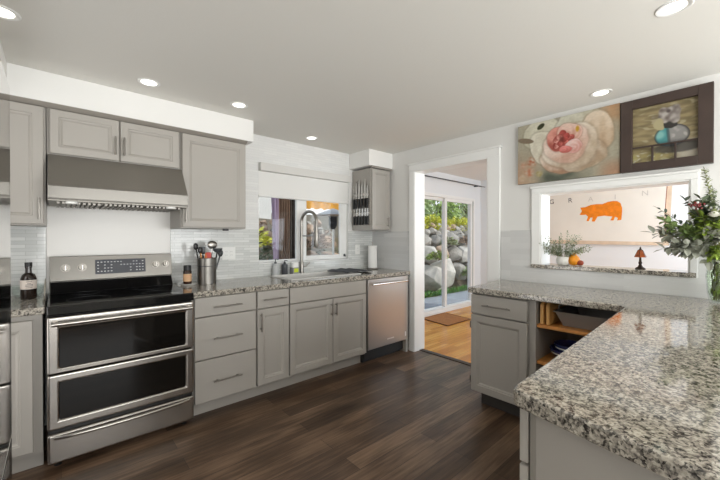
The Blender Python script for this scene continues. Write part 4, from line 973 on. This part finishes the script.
t = thing('sponge_caddy', 'clear caddy with a yellow-green label beside the faucet', 'caddy', (-1.175, -.052, CZ))
m = MB(); bowl(m, -1.215, -1.135, -.085, -.02, CZ+.07, CZ+.0005, .004); m.build('caddy_box', mat('smoke_caddy', srgb(150, 150, 148), .2), t, bevel=.002)
MB().box(-1.2, -1.15, -.0872, -.085, CZ+.02, CZ+.06).build('label', M['yellow'], t)
tag(MB().box(-1.21, -1.14, -.078, -.028, CZ+.0055, CZ+.125).build('sponge', M['paper'], org=(-1.175, -.05, CZ), bevel=.012), 'white sponge block standing in the caddy by the faucet', 'sponge')
t = thing('paper_towel_roll', 'white paper towel roll on an upright holder in the counter corner', 'paper towels', (-.145, -.16, CZ))
po = (-.145, -.16, CZ)
MB().lathe([(.07, 0), (.072, .004), (.07, .012), (0, .013)], po, 28).build('holder_base', M['nickel'], t, smooth=True)
MB().lathe([(.02, .016), (.056, .016), (.056, .285), (.02, .285)], po, 28).build('roll', M['paper'], t, smooth=True)
MB().lathe([(.006, .013), (.006, .31), (.012, .315), (.012, .325), (0, .33)], po, 12).build('post', M['nickel'], t, smooth=True)
t = thing('dish_rack', 'dark grey folded drying mat lying over the right end of the sink', 'drying mat', (-.66, -.25, .922))
m = MB(); rr = random.Random(3)
m.sheet(lambda u, v: (-.78+.36*u, -.45+.36*v, .9245+.012*math.sin(u*math.pi)*(.6+.4*math.sin(v*7))+.004*math.sin(u*17+v*5)), 26, 20)
o = m.build('cloth', M['towel'], t, smooth=False); sm = o.modifiers.new('thick', 'SOLIDIFY'); sm.thickness = .006; sm.offset = 1
t.name = 'drying_mat'

# ------------------------------------------------------------------ dining room rug
t = thing('rug', 'small tan door mat on the oak floor before the sliding door', 'rug', (1.58, -.05, 0))
MB().prism([(1.24, -.3), (1.86, -.3), (1.95, .24), (1.32, .22)], .0005, .008).build('pile', M['rug'], t)
m = MB(); pr = [(1.24, -.3), (1.86, -.3), (1.95, .24), (1.32, .22)]
for a, b_ in zip(pr, pr[1:]+pr[:1]): m.tube([(a[0], a[1], .007), (b_[0], b_[1], .007)], .006, 6)
m.build('binding', M['rug_edge'], t)

# ------------------------------------------------------------------ outside
GZ = -.1
struct(MB().box(-9, 16, .46, 1.75, GZ-.1, GZ).build('ground_patio', M['slab']))
m = MB(); m.sheet(lambda u, v: (-9+26*u, 1.75+14*v, GZ-.02+(max(0, min(1, (v*14-.55)/1.1))*1.45 + max(0, v*14-1.7)*.12)+.06*noise.noise(Vector((u*30, v*20, 1)))), 90, 50)
struct(m.build('ground_slope', M['soil'], smooth=True))
rnd = random.Random(4)
def slope_z(y): 
    v = y-1.75; return GZ-.02+max(0, min(1, (v-.55)/1.1))*1.45+max(0, v-1.7)*.12
LB = {'rock': 'grey angular boulder in the garden rock wall', 'rock_b': 'pale angular boulder in the garden rock wall', 'rock_c': 'brownish angular boulder in the garden rock wall'}
x = -.8
def rock(c, r, scl, rot, mt):
    mb = MB()
    for q in range(26):
        d = Vector((rnd.gauss(0, 1), rnd.gauss(0, 1), rnd.gauss(0, 1))).normalized()*rnd.uniform(.85, 1.1)
        mb.bm.verts.new(rot @ Vector((d.x*scl[0], d.y*scl[1], d.z*scl[2]))*r + Vector(c))
    res = bmesh.ops.convex_hull(mb.bm, input=list(mb.bm.verts))
    bmesh.ops.delete(mb.bm, geom=[v for v in mb.bm.verts if not v.link_faces], context='VERTS')
    return mb.build('boulder', mt, org=c, bevel=.035, seg=2)
rows = [(2.3, .28, .43, .40), (2.65, .80, .36, .33), (2.95, 1.2, .23, .22), (3.2, 1.46, .15, .15), (3.35, 1.62, .12, .13)]
for (yy, zz, rv, step) in rows:
    x = -.9+rnd.uniform(0, .3)
    while x < 9.6:
        if 1.9 < x < 3.5: x = 3.5
        r = rv*rnd.uniform(.75, 1.2)
        k = rnd.choice(['rock_c', 'rock_c', 'rock']) if x < 2 else rnd.choice(['rock', 'rock', 'rock_b', 'rock_c']) if zz < 1.1 else rnd.choice(['rock', 'rock', 'rock_c', 'rock_b'])
        c = (x, yy+(.45 if x < 2 else 0)+rnd.uniform(-.06, .06), zz+rnd.uniform(-.05, .05))
        rot = Matrix.Rotation(rnd.uniform(-.5, .5), 3, 'Y') @ Matrix.Rotation(rnd.uniform(0, 6), 3, 'Z')
        o = rock(c, r, (rnd.uniform(1.0, 1.4), rnd.uniform(.75, .95), rnd.uniform(.75, 1.1)), rot, M[k])
        tag(o, LB[k], 'boulder', {'rock': 'grey', 'rock_b': 'pale', 'rock_c': 'brownish'}[k]+' boulders of the garden wall')
        x += step*2*rnd.uniform(.75, 1.1)
def shrub(name, label, c, rad, n, ll, lw, mk, grp=None, up=.3, seed=0):
    rnd = random.Random(seed*13+7); t = thing(name, label, 'shrub', c, grp); lf = MB(); st = MB()
    for k in range(n):
        a = rnd.uniform(0, 6.283); e = math.asin(rnd.uniform(-.1, 1)); rr = rnd.uniform(.45, 1)
        q = Vector((c[0]+rad[0]*rr*math.cos(a)*math.cos(e), c[1]+rad[1]*rr*math.sin(a)*math.cos(e), c[2]+rad[2]*rr*math.sin(e)))
        lf.leaf(q, (math.cos(a), math.sin(a), rnd.uniform(-.5, .8)+up), ll*rnd.uniform(.7, 1.3), lw*rnd.uniform(.7, 1.3), .2, nrm=(rnd.uniform(-1, 1), rnd.uniform(-1, 1), 1))
    for k in range(7):
        a = k*.9; st.tube([c, (c[0]+rad[0]*.7*math.cos(a), c[1]+rad[1]*.7*math.sin(a), c[2]+rad[2]*.75)], [.02, .006], 6)
    lf.build('foliage', M[mk], t); st.build('branches', M['twig'], t)
for k, (sx_, sy_, sz_, ra) in enumerate(((5.2, 3.6, 1.5, .46), (6.0, 3.55, 1.52, .48), (6.8, 3.7, 1.5, .48), (7.6, 3.6, 1.52, .5), (8.4, 3.7, 1.52, .5), (9.2, 3.7, 1.55, .5))):
    shrub('shrub', 'yellow-green shrub along the top of the garden rock wall', (sx_, sy_, sz_), (ra, ra*.8, .5), 760, .12, .055, 'lf_yel', 'yellow-green shrubs topping the rock wall', seed=k)
for k, (sx_, sy_, hh, mk, lab) in enumerate(((6.6, 5.0, 3.0, 'lf_t1', 'tall feathery grey-green tree above the yellow shrubs, leftmost in the slider'), (8.3, 5.0, 3.2, 'lf_t2', 'tall mid green tree behind the yellow shrubs, beside the door stile'), (10.0, 5.0, 3.2, 'lf_t1', 'tall olive green tree above the yellow shrubs, seen through the right glass panel'), (11.7, 5.0, 3.2, 'lf_yel', 'yellowish tree at the right edge of the slider view'), (9.0, 7.2, 4.2, 'lf_t3', 'green tree farthest back above the rock wall'))):
    shrub('tree', lab, (sx_, sy_, 1.5), (.95, .8, hh), 2300, .24, .065, mk, up=-.4, seed=40+k)
rnd = random.Random(8)
gl = MB()
for k in range(1500):
    gx = rnd.uniform(3.2, 7.2); gy = 1.72+abs(rnd.gauss(0, .16)); 
    gl.leaf((gx, gy, GZ-.01), (rnd.uniform(-.5, .5), rnd.uniform(-.7, .3), 1), rnd.uniform(.07, .17), .022, .4)
o = gl.build('grass_border', M['grass']); o['kind'] = 'stuff'; tag(o, 'strip of bright green grass at the foot of the rock wall', 'grass')
for k, (sx_, sy_, sz_, mk, lab) in enumerate(((4.3, 2.1, .75, 'lf_lime', 'bright green creeper hanging over the boulders in the left glass panel'), (5.6, 1.95, .25, 'lf_grn', 'low green clump at the boulder foot in the right glass panel'), (5.6, 2.6, 1.1, 'lf_olive', 'olive creeper growing between the middle boulders'), (6.6, 2.65, 1.15, 'rock_c', 'dry brown creeper between the upper boulders'))):
    shrub('creeper', lab, (sx_, sy_, sz_), (.34, .2, .22), 380, .07, .035, mk, seed=70+k)
# seen through the kitchen window
t = thing('patio_curtain', 'brown pleated outdoor curtain with a lilac edge outside the kitchen window', 'curtain', (-.6, 1.2, GZ))
def pleat(x0, x1, n, amp, y, z0, z1): return lambda u, v: (x0+(x1-x0)*u+(.09*(1-u)*(1-v) if n == 2 else 0), y+amp*math.sin(u*n*math.pi*2)+.01*math.sin(u*31), z0+(z1-z0)*v)
for x0, x1, n, mk, nm, dy in ((-.81, -.715, 2, 'lilac', 'lilac_drop', -.02), (-.725, -.53, 5, 'curtain', 'brown_drop', .0), (-.535, -.375, 3, 'curtain_d', 'dark_drop', .0)):
    o = MB().sheet(pleat(x0, x1, n, .035, 1.2+dy, GZ+.05, 2.15), 60, 8).build(nm, M[mk], t, smooth=False); s2 = o.modifiers.new('thick', 'SOLIDIFY'); s2.thickness = .006
MB().tube([(-1.05, 1.2, 2.17), (-.2, 1.2, 2.17)], .015, 10).build('rail', M['grey_dark'], t)
MB().tube([(-.22, 1.24, GZ), (-.22, 1.24, 2.2)], .02, 10).build('post', M['grey_dark'], t)
t = thing('patio_heater', 'steel pole patio heater with a dark burner head outside the right window pane', 'patio heater', (.53, 1.5, GZ))
hx, hy = .505, 1.5
MB().lathe([(.22, 0), (.23, .02), (.2, .06), (.12, .45), (.1, .5), (0, .5)], (hx, hy, GZ), 28).build('tank_housing', M['steel'], t, smooth=True)
MB().tube([(hx, hy, GZ+.45), (hx, hy, 1.46)], .022, 12).build('pole', M['chrome'], t, smooth=True)
MB().lathe([(.03, 0), (.05, .03), (.07, .07), (.075, .1), (.075, .2), (.085, .22), (0, .22)], (hx, hy, 1.44), 24).build('burner', M['black'], t, smooth=True)
MB().lathe([(0, .12), (.06, .1), (.26, .03), (.3, 0), (.29, 0), (.06, .085), (0, .09)], (hx, hy, 1.68), 32).build('reflector', M['nickel'], t, smooth=True)
t = thing('patio_awning', 'orange-yellow awning valance outside the right window pane', 'awning', (.6, 2.0, 1.9))
MB().sheet(lambda u, v: (.2+1.4*u, 2.0+.02*math.sin(u*40), 1.82+.12*v+ (0 if v > .01 else .012*math.sin(u*50))), 80, 4).build('valance', M['awning'], t)
MB().prism([(2.0, 1.94), (2.0, 1.95), (3.1, 2.35), (3.1, 2.34)], .2, 1.6, 'x').build('canopy', M['awning'], t)
for ax in (.23, 1.57): MB().tube([(ax, 2.02, GZ-.02), (ax, 2.02, 1.94)], .018, 8).build('post', M['grey_dark'], t)
shrub('shrub', 'yellow-green leafy shrub outside the left edge of the kitchen window', (-.62, 2.25, 1.18), (.3, .25, .27), 320, .09, .045, 'lf_yel', seed=91)
shrub('shrub', 'dark leafy shrub below the yellow one outside the kitchen window', (-.72, 2.0, .72), (.42, .25, .5), 520, .09, .04, 'lf_dk', seed=92)
shrub('shrub', 'dark green shrub behind the patio heater', (1.0, 2.2, .5), (.55, .3, .62), 600, .08, .035, 'lf_dk', seed=93)
shrub('shrub', 'dry brown shrub under the awning behind the patio heater', (1.0, 2.9, 1.1), (.6, .3, .4), 500, .09, .035, 'rock_c', seed=94)
t = thing('neighbour_house', 'pale house wall far behind the garden beyond the kitchen window', 'house', (0, 9, 0))
MB().box(-5.5, 3.2, 9, 12, -.2, 4.6).build('siding', M['house'], t)
MB().prism([(-6, 4.6), (3.7, 4.6), (-1.1, 6.6)], 8.6, 12.4, 'y').build('roof', M['grey_dark'], t)
for wx in (-1.0, 1.4): MB().box(wx, wx+.9, 8.96, 9, 2.2, 3.4).build('window', M['oven_glass'], t)

# ------------------------------------------------------------------ render quality hints (engine itself is set by the renderer)
sc.cycles.use_denoising = True
sc.cycles.max_bounces = 10; sc.cycles.transparent_max_bounces = 16; sc.cycles.sample_clamp_indirect = 6
